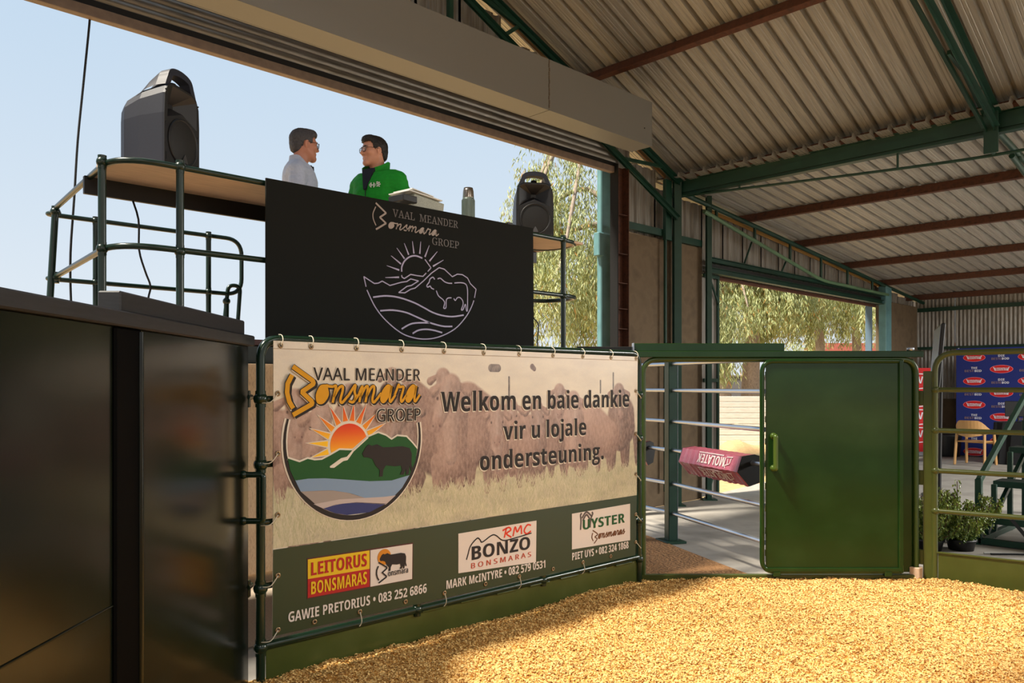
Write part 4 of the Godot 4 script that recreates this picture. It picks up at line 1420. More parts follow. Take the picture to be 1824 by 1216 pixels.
func build_alley() -> void:
	# galvanised rails of the alley behind the gate, running to the gable wall past one post
	var post := Vector3(6.869, 0, -4.718)
	var t := thing("alley_fence", "fence of galvanised pipes on a dark green post in the alley behind the gate", "fence", post, deg_to_rad(-117.33))
	var far := Vector3(-1.28, 0, 0.21)  # the other end, in the fence's own frame
	var b := Mb.new()
	b.box(Vector3(0, 0.95, 0), Vector3(0.10, 1.86, 0.10), 0.006)
	part(t, "post", b, M.steel_green)
	b = Mb.new()
	b.box(Vector3(0, 0.95, -0.052), Vector3(0.10, 1.86, 0.004))
	part(t, "post_face", b, M.galv)
	b = Mb.new()
	b.box(Vector3(0, 0.012, 0), Vector3(0.26, 0.024, 0.22), 0.004)
	b.box(Vector3(-0.07, 0.1, -0.02), Vector3(0.03, 0.18, 0.06), 0.004)
	part(t, "base_plate", b, M.steel_green)
	var heights := [1.824, 1.554, 1.237, 0.944, 0.604, 0.30]
	for y in heights:
		b = Mb.new()
		b.tube(bent([Vector3(1.62, y, 0), Vector3(0.0, y, 0), far + Vector3(0, y, 0)], 0.05, 3), 0.021, 10)
		part(t, "rail", b, M.galv)

	var maroon := plain(Color(0.66, 0.34, 0.41), 0.25)
	maroon.normal_enabled = true
	maroon.normal_texture = normal_tex(0.03, 6.0, 256, 3, 61)
	maroon.uv1_triplanar = true
	maroon.uv1_scale = Vector3(7, 0.8, 0.8)
	maroon.normal_scale = 0.7
	for q in [[0.42, 1.44, -117.33, 1.0, "maroon padded sleeve with white lettering upside down round the alley rail beside the gate"], [0.37, 0.95, 71.94, -1.0, "end of a maroon padded sleeve on the alley rail beside the banner"]]:
		var lo: float = q[0]
		var hi: float = q[1]
		var face: float = q[3]
		var p := thing("padded_sleeve", q[4], "padding", post + Vector3(0, 0.944, 0), deg_to_rad(q[2]))
		var prof := [V(-0.02, 0.07), V(0.10, 0.055), V(0.145, -0.075), V(0.03, -0.20), V(-0.08, -0.17), V(-0.12, -0.04), V(-0.09, 0.05)]
		if face < 0:
			for i in prof.size():
				prof[i] = prof[i] * V(0.6, 0.95)
		var k := prof.size()
		b = Mb.new()
		for i in k:
			var c: Vector2 = prof[i]
			var d: Vector2 = prof[(i + 1) % k]
			if face < 0:
				c = prof[(i + 1) % k]
				d = prof[i]
			var n := 40
			for j in n:
				var x0 := lerpf(lo, hi, float(j) / n)
				var x1 := lerpf(lo, hi, float(j + 1) / n)
				var p0 := 1.0 + 0.018 * sin(x0 * 71.0 + i) + 0.014 * sin(x0 * 23.0)
				var p1 := 1.0 + 0.018 * sin(x1 * 71.0 + i) + 0.014 * sin(x1 * 23.0)
				b.quad(Vector3(x0, c.y * p0, face * c.x * p0), Vector3(x0, d.y * p0, face * d.x * p0), Vector3(x1, d.y * p1, face * d.x * p1), Vector3(x1, c.y * p1, face * c.x * p1))
		part(p, "cover", b, maroon)
		for s in [1.0, -1.0]:
			b = Mb.new()
			var pl := PackedVector2Array()
			for c in prof:
				pl.append(V(-face * s * c.x, c.y))
			b.prism(pl, 0.01, Transform3D(Basis(Vector3(0, 0, -s), Vector3.UP, Vector3(s, 0, 0)), Vector3((hi if s > 0 else lo) + s * 0.003, 0, 0)))
			part(p, "end_cap", b, M.black)
		if face > 0:
			for row in 2:
				var c: Vector2 = prof[1 + row]
				var d: Vector2 = prof[2 + row]
				var down := Vector3(0, d.y - c.y, d.x - c.x).normalized()
				var out := Vector3(0, down.z, -down.y)
				# the word hangs upside down: its top points down the face
				var holder := Node3D.new()
				holder.name = "print"
				holder.transform = Transform3D(Basis(down.cross(out), down, out), Vector3((lo + hi) / 2, (c.y + d.y) / 2, (c.x + d.x) / 2) + out * 0.006)
				p.add_child(holder, true)
				var wt := plain(Color(0.86, 0.78, 0.78), 0.5)
				text(holder, "lettering", "MOLATEK", V(-0.29, -0.04), V(0.17, 0.045), 0.0, wt)
				b = Mb.new()
				b.box(Vector3(-0.04, -0.055, 0), Vector3(0.42, 0.008, 0.002))
				part(holder, "underline", b, wt)
				strokes(holder, "deer_emblem", [[V(-0.32, -0.03), V(-0.33, 0.02), V(-0.30, 0.03), V(-0.31, 0.055)], [V(-0.37, -0.04), V(-0.36, 0.01), V(-0.33, 0.02)], [V(-0.39, -0.05), V(-0.30, -0.045)]], 0.008, 0.0, wt)


func build_fence() -> void:
	var t := thing("ring_panel", "olive green ring panel of open pipe rails over a kick plate before the shrubs", "panel", Vector3(6.968, 0, -2.287), deg_to_rad(-79.28))
	var b := Mb.new()
	var l := 2.6
	b.tube(bent([Vector3(0.045, 0, 0), Vector3(0.045, 1.865, 0), Vector3(l, 1.875, 0)], 0.16, 8), 0.023, 12)
	part(t, "frame_pipe", b, M.olive_pipe)
	b = Mb.new()
	b.box(Vector3(-0.005, 0.86, 0.0), Vector3(0.068, 1.72, 0.022), 0.004)
	part(t, "post", b, M.green_plate)
	for y in [1.568, 1.238, 0.912, 0.586]:
		b = Mb.new()
		b.tube([Vector3(0.045, y, 0), Vector3(l, y, 0)], 0.020, 12)
		part(t, "rail", b, M.olive_pipe)
		b = Mb.new()
		b.ball(Vector3(0.05, y, 0), 0.033, 12)
		part(t, "clamp", b, M.olive_pipe)
	b = Mb.new()
	b.box(Vector3(l / 2 + 0.04, 0.125, 0), Vector3(l - 0.06, 0.25, 0.006), 0.002)
	part(t, "kick_plate", b, M.green_plate)
	b = Mb.new()
	b.box(Vector3(l / 2, 0.252, 0), Vector3(l - 0.06, 0.008, 0.03))
	part(t, "plate_flange", b, M.olive_pipe)
	for y in [1.50, 0.85, 0.2]:
		b = Mb.new()
		b.box(Vector3(-0.065, y, 0.0), Vector3(0.06, 0.12, 0.02), 0.004)
		b.tube([Vector3(-0.085, y - 0.05, 0.01), Vector3(-0.085, y + 0.05, 0.01)], 0.016, 8)
		part(t, "hinge", b, M.green_plate)
	b = Mb.new()
	b.box(Vector3(6.90, 0.075, -2.36), Vector3(0.08, 0.10, 0.08), 0.006)
	single("wooden_block", "small brown wooden block wedged at the foot of the fence post", "block", b, M.wood)


# ---------------------------------------------------------------- the rostrum: platform, rails, counter, sign, speakers

const FRONT := -4.5

func build_rostrum() -> void:
	var t := thing("rostrum", "raised auctioneer's platform with green pipe railings and a long plywood counter", "platform", Vector3(0, 0, 0))
	var b := Mb.new()
	b.box(Vector3(3.2, 1.83, -5.30), Vector3(3.8, 0.04, 1.62), 0.004)
	part(t, "deck", b, M.wood)
	b = Mb.new()
	b.box(Vector3(3.2, 1.858, -4.47), Vector3(3.84, 0.035, 0.04), 0.003)
	part(t, "deck_edge", b, plain(Color(0.24, 0.09, 0.07), 0.6))
	b = Mb.new()
	b.box(Vector3(3.2, 1.785, -4.475), Vector3(3.84, 0.105, 0.03), 0.003)
	part(t, "deck_beam", b, plain(Color(0.03, 0.08, 0.05), 0.5))
	for q in [[1.5, -4.7], [1.5, -5.95], [3.2, -5.95], [4.9, -5.95], [4.9, -4.7]]:
		b = Mb.new()
		b.box(Vector3(q[0], 0.9, q[1]), Vector3(0.08, 1.8, 0.08), 0.004)
		part(t, "leg", b, M.steel_green)
	# counter: plywood on a pipe rim, with an apron board along its back edge
	b = Mb.new()
	var r := 0.28
	var out := PackedVector2Array([V(5.24, -FRONT), V(1.44 + r, -FRONT)])
	for i in 7:
		out.append(V(1.44 + r - r * sin(PI / 2 * i / 6.0), -FRONT + r - r * cos(PI / 2 * i / 6.0)))
	out.append_array([V(1.50, 5.08), V(5.24, 5.08)])
	b.prism(out, 0.018, Transform3D(Basis(Vector3.RIGHT, -PI / 2) * Basis.from_scale(Vector3(1, 1, 1)), Vector3(0, 2.835, 0)))
	part(t, "counter_top", b, M.wood)
	b = Mb.new()
	b.box(Vector3(3.34, 2.77, -5.06), Vector3(3.78, 0.105, 0.03), 0.003)
	part(t, "apron_board", b, M.black)
	for y in [2.825, 2.36]:
		b = Mb.new()
		b.tube(bent([Vector3(1.56, y - 0.02, -6.10), Vector3(1.44, y, FRONT), Vector3(5.25, y, FRONT), Vector3(5.25, y, -4.98), Vector3(4.62, y, -4.98)], 0.27, 8), 0.0175, 12)
		part(t, "railing", b, M.rail_pipe)
	for y in [2.77, 2.33]:
		b = Mb.new()
		b.tube(bent([Vector3(1.57, y, -6.0), Vector3(1.5, y, -6.1), Vector3(2.70, y, -6.1)], 0.06, 5), 0.0165, 10)
		part(t, "railing", b, M.rail_pipe)
	b = Mb.new()
	b.tube(bent([Vector3(2.62, 2.77, -6.1), Vector3(2.91, 2.77, -6.1), Vector3(2.91, 2.33, -6.1), Vector3(2.62, 2.33, -6.1)], 0.13, 8), 0.0165, 10)
	part(t, "railing_loop", b, M.rail_pipe)
	for q in [[1.44, -4.70, 2.83, 0.0215], [1.785, FRONT, 2.83, 0.0215], [4.985, FRONT, 2.83, 0.022], [5.06, -4.98, 2.80, 0.02], [1.55, -6.02, 2.78, 0.0225], [1.825, -6.1, 2.77, 0.0175], [2.64, -6.1, 2.77, 0.0195]]:
		b = Mb.new()
		b.tube([Vector3(q[0] - (0.05 if q[0] == 1.55 else 0.0), 1.85, q[1]), Vector3(q[0], q[2], q[1])], q[3], 12)
		part(t, "post", b, M.rail_pipe)
		for y in [q[2], 2.355 if q[1] > -5.5 else 2.335]:
			ball_joint(t, Vector3(q[0], y - 0.003, q[1]), q[3] * 1.45, M.rail_pipe)
	# the bent handrail of the steps at the back
	b = Mb.new()
	b.tube(bent([Vector3(2.74, 1.85, -6.1), Vector3(2.80, 2.40, -6.1), Vector3(2.90, 2.40, -6.1), Vector3(2.86, 1.85, -6.1)], 0.07, 8), 0.016, 10)
	part(t, "step_handrail", b, M.rail_pipe)
	b = Mb.new()
	b.tube([Vector3(2.78, 1.85, -6.1), Vector3(2.785, 2.26, -6.1)], 0.02, 10)
	b.ball(Vector3(2.785, 2.27, -6.1), 0.03, 10)
	part(t, "step_post", b, M.rail_pipe)

	# things on the counter
	var p := thing("paper_file", "grey speckled box file with loose papers on top of the counter", "file", Vector3(3.63, 2.836, -4.74), 0.12)
	b = Mb.new()
	b.prism(PackedVector2Array([V(-0.19, 0.0), V(0.17, 0.0), V(0.19, 0.135), V(-0.12, 0.155)]), 0.24, Transform3D(Basis(), Vector3(0, 0, 0.1)), 0.004)
	var speck := textured([Color(0.35, 0.38, 0.36), Color(0.72, 0.74, 0.70), Color(0.50, 0.50, 0.46)], 0.06, Vector3.ONE * 3, 0.7, 0.0, 71)
	part(p, "cover", b, speck)
	b = Mb.new()
	b.box(Vector3(-0.02, 0.160, 0.0), Vector3(0.34, 0.008, 0.22), 0.0, Transform3D(Basis(Vector3.BACK, -0.05), Vector3.ZERO))
	b.box(Vector3(-0.06, 0.172, 0.01), Vector3(0.22, 0.006, 0.2), 0.0, Transform3D(Basis(Vector3.BACK, -0.09), Vector3.ZERO))
	part(p, "paper", b, M.white)
	b = Mb.new()
	b.box(Vector3(-0.20, 0.10, 0.06), Vector3(0.14, 0.05, 0.16), 0.006)
	part(p, "clip_binder", b, M.black)

	var f := thing("vacuum_flask", "tall ribbed grey-green vacuum flask with a steel cup lid on the counter", "flask", Vector3(4.144, 2.836, -4.75))
	b = Mb.new()
	b.lathe([V(0, 0), V(0.048, 0), V(0.05, 0.01), V(0.05, 0.23), V(0.045, 0.245), V(0, 0.245)], 24)
	for i in 24:
		var a := TAU * i / 24
		b.tube([Vector3(0.05 * cos(a), 0.012, 0.05 * sin(a)), Vector3(0.05 * cos(a), 0.228, 0.05 * sin(a))], 0.003, 5, false)
	part(f, "body", b, plain(Color(0.42, 0.47, 0.44), 0.35, 0.4))
	b = Mb.new()
	b.lathe([V(0.044, 0.245), V(0.045, 0.25), V(0.042, 0.30), V(0.036, 0.325), V(0.0, 0.327)], 24)
	part(f, "cup_lid", b, plain(Color(0.62, 0.58, 0.54), 0.22, 0.9))
	b = Mb.new()
	b.box(Vector3(4.31, 2.85, -4.62), Vector3(0.09, 0.03, 0.05), 0.01)
	single("microphone_base", "small black lump of a microphone base on the counter edge beside the flask", "microphone", b, M.black)
	b = Mb.new()
	b.box(Vector3(4.72, 2.792, -4.84), Vector3(0.26, 0.06, 0.16), 0.006)
	single("amplifier_box", "small black amplifier box fixed under the counter's right end", "amplifier", b, M.black)


func build_sign() -> void:
	var t := thing("rostrum_sign", "large matt black fascia board with a cut-out line emblem of sun, hills and bull", "sign", Vector3(0, 0, FRONT + 0.045))
	var b := Mb.new()
	b.prism(PackedVector2Array([V(2.28, 1.86), V(4.585, 1.88), V(4.575, 2.862), V(2.28, 2.848)]), 0.012, Transform3D())
	var matt := plain(Color(0.05, 0.058, 0.045), 0.9)
	matt.metallic_specular = 0.4
	part(t, "board", b, matt)
	b = Mb.new()
	b.box(Vector3(4.32, 2.862, -0.006), Vector3(0.06, 0.02, 0.014), 0.004)
	part(t, "clip", b, M.black)
	var pale := plain(Color(0.66, 0.62, 0.74), 0.5)
	var rose := plain(Color(0.60, 0.54, 0.50), 0.5)
	var grey := plain(Color(0.36, 0.33, 0.31), 0.5)
	var z := 0.002
	strokes(t, "script_lettering", [[V(3.066, 2.823), V(3.149, 2.767), V(3.099, 2.731), V(3.149, 2.698), V(3.068, 2.646)]], 0.012, z, rose, false)
	strokes(t, "script_lettering", [[V(3.066, 2.797), V(3.045, 2.751), V(3.047, 2.712), V(3.068, 2.672)]], 0.007, z, rose)
	strokes(t, "script_lettering", script_word("onsmara", V(3.165, 2.670), V(3.609, 2.714)), 0.0075, z, rose)
	text(t, "lettering", "VAAL  MEANDER", V(3.203, 2.752), V(3.785, 2.804), z, grey, "Droid Serif", 400)
	text(t, "lettering", "GROEP", V(3.545, 2.604), V(3.794, 2.656), z, grey, "Droid Serif", 400)
	for l in [
		[V(3.279, 2.384), V(3.281, 2.420), V(3.306, 2.463), V(3.350, 2.495), V(3.401, 2.507), V(3.458, 2.497)],
		[V(3.045, 2.191), V(3.149, 2.208), V(3.257, 2.205), V(3.378, 2.181), V(3.469, 2.151), V(3.550, 2.122), V(3.633, 2.106), V(3.730, 2.103), V(3.841, 2.121)],
		[V(3.102, 2.104), V(3.203, 2.115), V(3.312, 2.107), V(3.401, 2.083), V(3.527, 2.047), V(3.645, 2.029), V(3.732, 2.032)],
		[V(3.373, 1.964), V(3.424, 1.989), V(3.492, 1.999), V(3.562, 1.995), V(3.637, 1.982)],
		[V(3.279, 1.991), V(3.373, 2.034), V(3.527, 2.047)]]:
		strokes(t, "emblem_line", [l], 0.011, z, pale)
	for l in [
		[V(3.481, 2.491), V(3.535, 2.437), V(3.506, 2.408)],
		[V(3.279, 2.361), V(3.281, 2.348), V(3.301, 2.339), V(3.356, 2.373), V(3.412, 2.370), V(3.464, 2.370), V(3.492, 2.396)],
		[V(2.989, 2.256), V(2.972, 2.321), V(3.055, 2.283), V(3.086, 2.288), V(3.118, 2.305), V(3.181, 2.281), V(3.279, 2.312), V(3.323, 2.321), V(3.356, 2.342), V(3.424, 2.334), V(3.362, 2.297), V(3.323, 2.287), V(3.254, 2.239), V(3.306, 2.241), V(3.356, 2.270), V(3.395, 2.282), V(3.469, 2.339), V(3.539, 2.400), V(3.609, 2.446), V(3.657, 2.440), V(3.732, 2.393), V(3.779, 2.416), V(3.829, 2.417), V(3.879, 2.397), V(3.905, 2.359), V(3.963, 2.321), V(3.947, 2.256)]]:
		strokes(t, "emblem_line", [l], 0.0075, z, pale, false)
	for l in [
		[V(2.996, 2.235), V(3.055, 2.136), V(3.128, 2.058), V(3.235, 1.984), V(3.334, 1.944), V(3.469, 1.929), V(3.609, 1.951), V(3.754, 2.014), V(3.854, 2.100), V(3.911, 2.176), V(3.941, 2.236)],
		[V(3.568, 2.357), V(3.553, 2.372), V(3.527, 2.358), V(3.518, 2.334), V(3.498, 2.309), V(3.506, 2.298), V(3.527, 2.307), V(3.539, 2.294), V(3.562, 2.287)],
		[V(3.595, 2.364), V(3.621, 2.371), V(3.657, 2.351), V(3.693, 2.343), V(3.730, 2.345)],
		[V(3.752, 2.349), V(3.816, 2.357), V(3.860, 2.350), V(3.877, 2.318), V(3.879, 2.251), V(3.877, 2.160), V(3.867, 2.159), V(3.857, 2.201), V(3.835, 2.162), V(3.819, 2.160), V(3.835, 2.200), V(3.829, 2.228), V(3.804, 2.247), V(3.779, 2.243), V(3.761, 2.223), V(3.746, 2.236)],
		[V(3.583, 2.279), V(3.603, 2.244), V(3.645, 2.219), V(3.660, 2.197), V(3.651, 2.161), V(3.672, 2.165), V(3.675, 2.217), V(3.693, 2.235), V(3.724, 2.239)]]:
		strokes(t, "emblem_line", [l], 0.008, z, pale)
	for q in [[3.257, 2.344, 3.144, 2.331], [3.259, 2.393, 3.155, 2.413], [3.273, 2.437, 3.190, 2.484], [3.303, 2.476, 3.238, 2.542], [3.339, 2.507, 3.301, 2.583], [3.384, 2.521, 3.371, 2.605], [3.435, 2.525, 3.444, 2.612], [3.481, 2.509, 3.520, 2.595], [3.521, 2.483, 3.592, 2.559], [3.553, 2.450, 3.649, 2.505]]:
		var a := V(q[0], q[1])
		var e := V(q[2], q[3])
		var s := (e - a).normalized().orthogonal() * 0.006
		poly(t, "sun_ray", [a - s, a + s, e + s * 0.3, e - s * 0.3], z, grey.duplicate() if false else pale)


func speaker(label: String, at: Vector3, face: Vector2) -> Node3D:  # active loudspeaker, base at the origin, front towards +Z
	var t := thing("loudspeaker", label, "loudspeaker", at, atan2(face.x, face.y), "")
	var shell := textured([Color(0.095, 0.115, 0.175), Color(0.12, 0.14, 0.205)], 0.05, Vector3.ONE * 3, 0.5, 0.0, 81)
	var front := plain(Color(0.045, 0.045, 0.058), 0.5)
	var hw := 0.163
	# cabinet: front outline drawn back and narrowed; the top rises into a carrying arch
	var outline := [V(-hw + 0.012, 0.012), V(hw - 0.012, 0.012), V(hw, 0.03), V(hw, 0.30), V(hw - 0.006, 0.41), V(hw - 0.03, 0.465), V(hw - 0.075, 0.485), V(-hw + 0.075, 0.485), V(-hw + 0.03, 0.465), V(-hw + 0.006, 0.41), V(-hw, 0.30), V(-hw, 0.03)]
	var b := Mb.new()
	var layers := [[0.125, 0.985, 0.0], [0.115, 1.0, 0.0], [-0.03, 0.985, -0.03], [-0.13, 0.93, -0.075], [-0.165, 0.80, -0.10]]
	for i in layers.size() - 1:
		var la: Array = layers[i]
		var lb: Array = layers[i + 1]
		for j in outline.size():
			var p: Vector2 = outline[j]
			var q: Vector2 = outline[(j + 1) % outline.size()]
			var f := func(o: Vector2, l: Array) -> Vector3: return Vector3(o.x * l[1], minf(o.y, o.y + l[2] * smoothstep(0.2, 0.48, o.y)), l[0])
			b.quad(f.call(p, lb), f.call(q, lb), f.call(q, la), f.call(p, la))
	var back := PackedVector2Array()
	for p in outline:
		back.append(V(-p.x * 0.80, minf(p.y, p.y - 0.10 * smoothstep(0.2, 0.48, p.y))))
	b.prism(back, 0.0, Transform3D(Basis(Vector3(-1, 0, 0), Vector3.UP, Vector3(0, 0, -1)), Vector3(0, 0, -0.165)))
	part(t, "cabinet", b, shell)
	b = Mb.new()
	var e := hw * 0.985
	for p in [
		[V(-e + 0.012, 0.012), V(e - 0.012, 0.012), V(e, 0.03), V(e, 0.285), V(0.135, 0.285), V(0.0, 0.335), V(-0.135, 0.285), V(-e, 0.285), V(-e, 0.03)],
		[V(e, 0.285), V(e, 0.30), V(e - 0.006, 0.41), V(e - 0.03, 0.46), V(0.09, 0.468), V(0.135, 0.445), V(0.135, 0.285)],
		[V(-e, 0.285), V(-0.135, 0.285), V(-0.135, 0.445), V(-0.09, 0.468), V(-e + 0.03, 0.46), V(-e + 0.006, 0.41), V(-e, 0.30)],
		[V(e - 0.03, 0.46), V(e - 0.075, 0.48), V(-e + 0.075, 0.48), V(-e + 0.03, 0.46), V(-0.09, 0.468), V(0.09, 0.468)]]:
		b.prism(PackedVector2Array(p), 0.008, Transform3D(Basis(), Vector3(0, 0, 0.128)))
	part(t, "baffle", b, front)
	# carrying arch over the top
	b = Mb.new()
	var arch := smooth_path([V(-0.125, 0.455), V(-0.104, 0.505), V(-0.078, 0.548), V(0.0, 0.562), V(0.078, 0.548), V(0.104, 0.505), V(0.125, 0.455)], 5)
	var layers2 := [[0.12, 1.0, 0.0, 1.0], [0.06, 0.94, 0.0, 1.0], [0.0, 0.66, 0.01, 0.98], [-0.06, 0.36, 0.035, 0.95], [-0.115, 0.06, 0.07, 0.90]]
	for i in layers2.size() - 1:
		for j in arch.size() - 1:
			var f := func(k: int, l: Array, r: float) -> Vector3:
				var d: Vector2 = (arch[mini(k + 1, arch.size() - 1)] - arch[maxi(k - 1, 0)]).normalized().orthogonal() * r
				return Vector3((arch[k].x + d.x) * l[3], 0.44 - l[2] + (arch[k].y + d.y - 0.44) * l[1], l[0])
			var la: Array = layers2[i]
			var lb: Array = layers2[i + 1]
			var over := j > 8 and j < arch.size() - 10
			if i > 0 and over:  # behind the grip only the two cheeks run on down to the cabinet
				continue
			if i == 0 and over:
				b.quad(f.call(j, lb, 0.018), f.call(j, lb, -0.018), f.call(j + 1, lb, -0.018), f.call(j + 1, lb, 0.018))
			for r in [0.018, -0.018]:
				var w := [f.call(j, la, r), f.call(j + 1, la, r), f.call(j + 1, lb, r), f.call(j, lb, r)]
				if r < 0:
					b.quad(w[0], w[1], w[2], w[3])
				else:
					b.quad(w[3], w[2], w[1], w[0])
			if i == 0:
				b.quad(f.call(j, la, -0.018), f.call(j, la, 0.018), f.call(j + 1, la, 0.018), f.call(j + 1, la, -0.018))
	part(t, "carry_handle", b, shell)
	b = Mb.new()
	b.lathe([V(0.02, 0.47), V(0.03, 0.49), V(0.022, 0.515), V(0, 0.52)], 10, Transform3D(Basis(), Vector3(0, 0, 0.06)))
	part(t, "pole_lock", b, M.black)
	# horn: four slopes sunk towards a throat
	b = Mb.new()
	var ho := [V(-0.135, 0.285), V(0.0, 0.335), V(0.135, 0.285), V(0.135, 0.445), V(0.09, 0.468), V(-0.09, 0.468), V(-0.135, 0.445)]
	var th := V(0.0, 0.385)
	for i in ho.size():
		var p: Vector2 = ho[i]
		var q: Vector2 = ho[(i + 1) % ho.size()]
		var ti := th + (p - th) * 0.16
		var tj := th + (q - th) * 0.16
		b.quad(Vector3(p.x, p.y, 0.128), Vector3(q.x, q.y, 0.128), Vector3(tj.x, tj.y, 0.05), Vector3(ti.x, ti.y, 0.05))
	part(t, "horn", b, plain(Color(0.08, 0.08, 0.095), 0.4))
	b = Mb.new()
	b.box(Vector3(0, 0.385, 0.049), Vector3(0.06, 0.05, 0.003))
	part(t, "horn_throat", b, M.black)
	var face_at := Transform3D(Basis(Vector3.RIGHT, PI / 2), Vector3(0, 0.175, 0.129))
	b = Mb.new()
	b.lathe([V(0.132, 0.0), V(0.132, 0.008), V(0.124, 0.010), V(0.120, 0.004)], 40, face_at)
	part(t, "grille_ring", b, front)
	b = Mb.new()
	b.lathe([V(0.122, 0.004), V(0.08, 0.012), V(0.0, 0.017)], 40, face_at)
	var gr := textured([Color(0.02, 0.02, 0.022), Color(0.06, 0.06, 0.065)], 0.4, Vector3.ONE * 6, 0.6, 0.0, 82, 1)
	part(t, "grille", b, gr)
	strokes(t, "triangle_emblem", [[V(0.0, 0.108), V(0.022, 0.066), V(-0.022, 0.066), V(0.0, 0.108)]], 0.006, 0.146, plain(Color(0.35, 0.35, 0.36), 0.3, 0.6), false, 0.004)
	for sx in [-1.0, 1.0]:
		b = Mb.new()
		b.prism(PackedVector2Array([V(sx * 0.148, 0.03), V(sx * 0.148, 0.09), V(sx * 0.085, 0.035)]), 0.003, Transform3D(Basis(), Vector3(0, 0, 0.1305)))
		part(t, "port", b, M.black)
	for y in [0.045, 0.25, 0.43]:
		for sx in [-1.0, 1.0]:
			b = Mb.new()
			b.ball(Vector3(sx * 0.148, y, 0.128), 0.005, 6)
			part(t, "screw", b, M.black)
	for sx in [-1.0, 1.0]:
		b = Mb.new()
		b.box(Vector3(sx * 0.11, 0.006, 0.0), Vector3(0.05, 0.012, 0.20), 0.002)
		part(t, "rubber_foot", b, M.black)
	return t


func build_speakers() -> void:
	var y := 2.836
	var a := speaker("black loudspeaker turned sideways on the counter's end by the hanging cable", Vector3(1.80, y, -4.80), Vector2(0.56, 0.83))
	a.scale = Vector3.ONE * 1.04
	a = speaker("black loudspeaker facing forward on the counter's end against the tree", Vector3(4.92, y, -4.80), Vector2(-0.58, 0.81))
	var b := Mb.new()
	b.box(Vector3(5.0, y + 0.012, -4.62), Vector3(0.05, 0.024, 0.03), 0.008)
	single("cable_plug", "small pale plug lying in front of the forward-facing loudspeaker", "plug", b, M.white)


func build_cables() -> void:
	var rub := plain(Color(0.03, 0.03, 0.045), 0.5)
	var b := Mb.new()
	b.tube(smooth3([Vector3(1.803, 4.26, -6.15), Vector3(1.803, 4.173, -6.16), Vector3(1.766, 3.732, -6.17), Vector3(1.730, 3.327, -6.17), Vector3(1.708, 2.928, -6.17), Vector3(1.684, 2.531, -6.17), Vector3(1.687, 2.2, -6.17), Vector3(1.69, 1.86, -6.1)], 4), 0.008, 6)
	single("hanging_cable", "thin black cable hanging from the roller door past the railing", "cable", b, rub)
	b = Mb.new()
	b.tube(smooth3([Vector3(1.80, 2.86, -4.95), Vector3(1.74, 2.86, -5.07), Vector3(1.722, 2.785, -5.10), Vector3(1.735, 2.60, -5.0), Vector3(1.739, 2.417, -5.0), Vector3(1.775, 2.29, -5.0), Vector3(1.805, 2.203, -5.0), Vector3(1.79, 2.117, -5.0), Vector3(1.76, 1.853, -5.0)], 4), 0.006, 6)
	single("speaker_cable", "wavy black cable dropping from the sideways loudspeaker to the platform deck", "cable", b, rub)
	b = Mb.new()
	b.tube(smooth3([Vector3(5.0, 2.842, -4.95), Vector3(5.05, 2.845, -5.09), Vector3(5.116, 2.768, -5.10), Vector3(5.123, 2.341, -5.02), Vector3(5.135, 2.22, -5.0), Vector3(5.205, 2.144, -5.0), Vector3(5.188, 1.94, -5.0), Vector3(5.19, 1.2, -5.0), Vector3(5.2, 0.02, -5.0)], 5), 0.006, 6)
	single("speaker_cable", "wavy black cable hanging from the counter beside the tree", "cable", b, rub)


# ---------------------------------------------------------------- people: smooth unions of tapered bones, meshed as surface nets

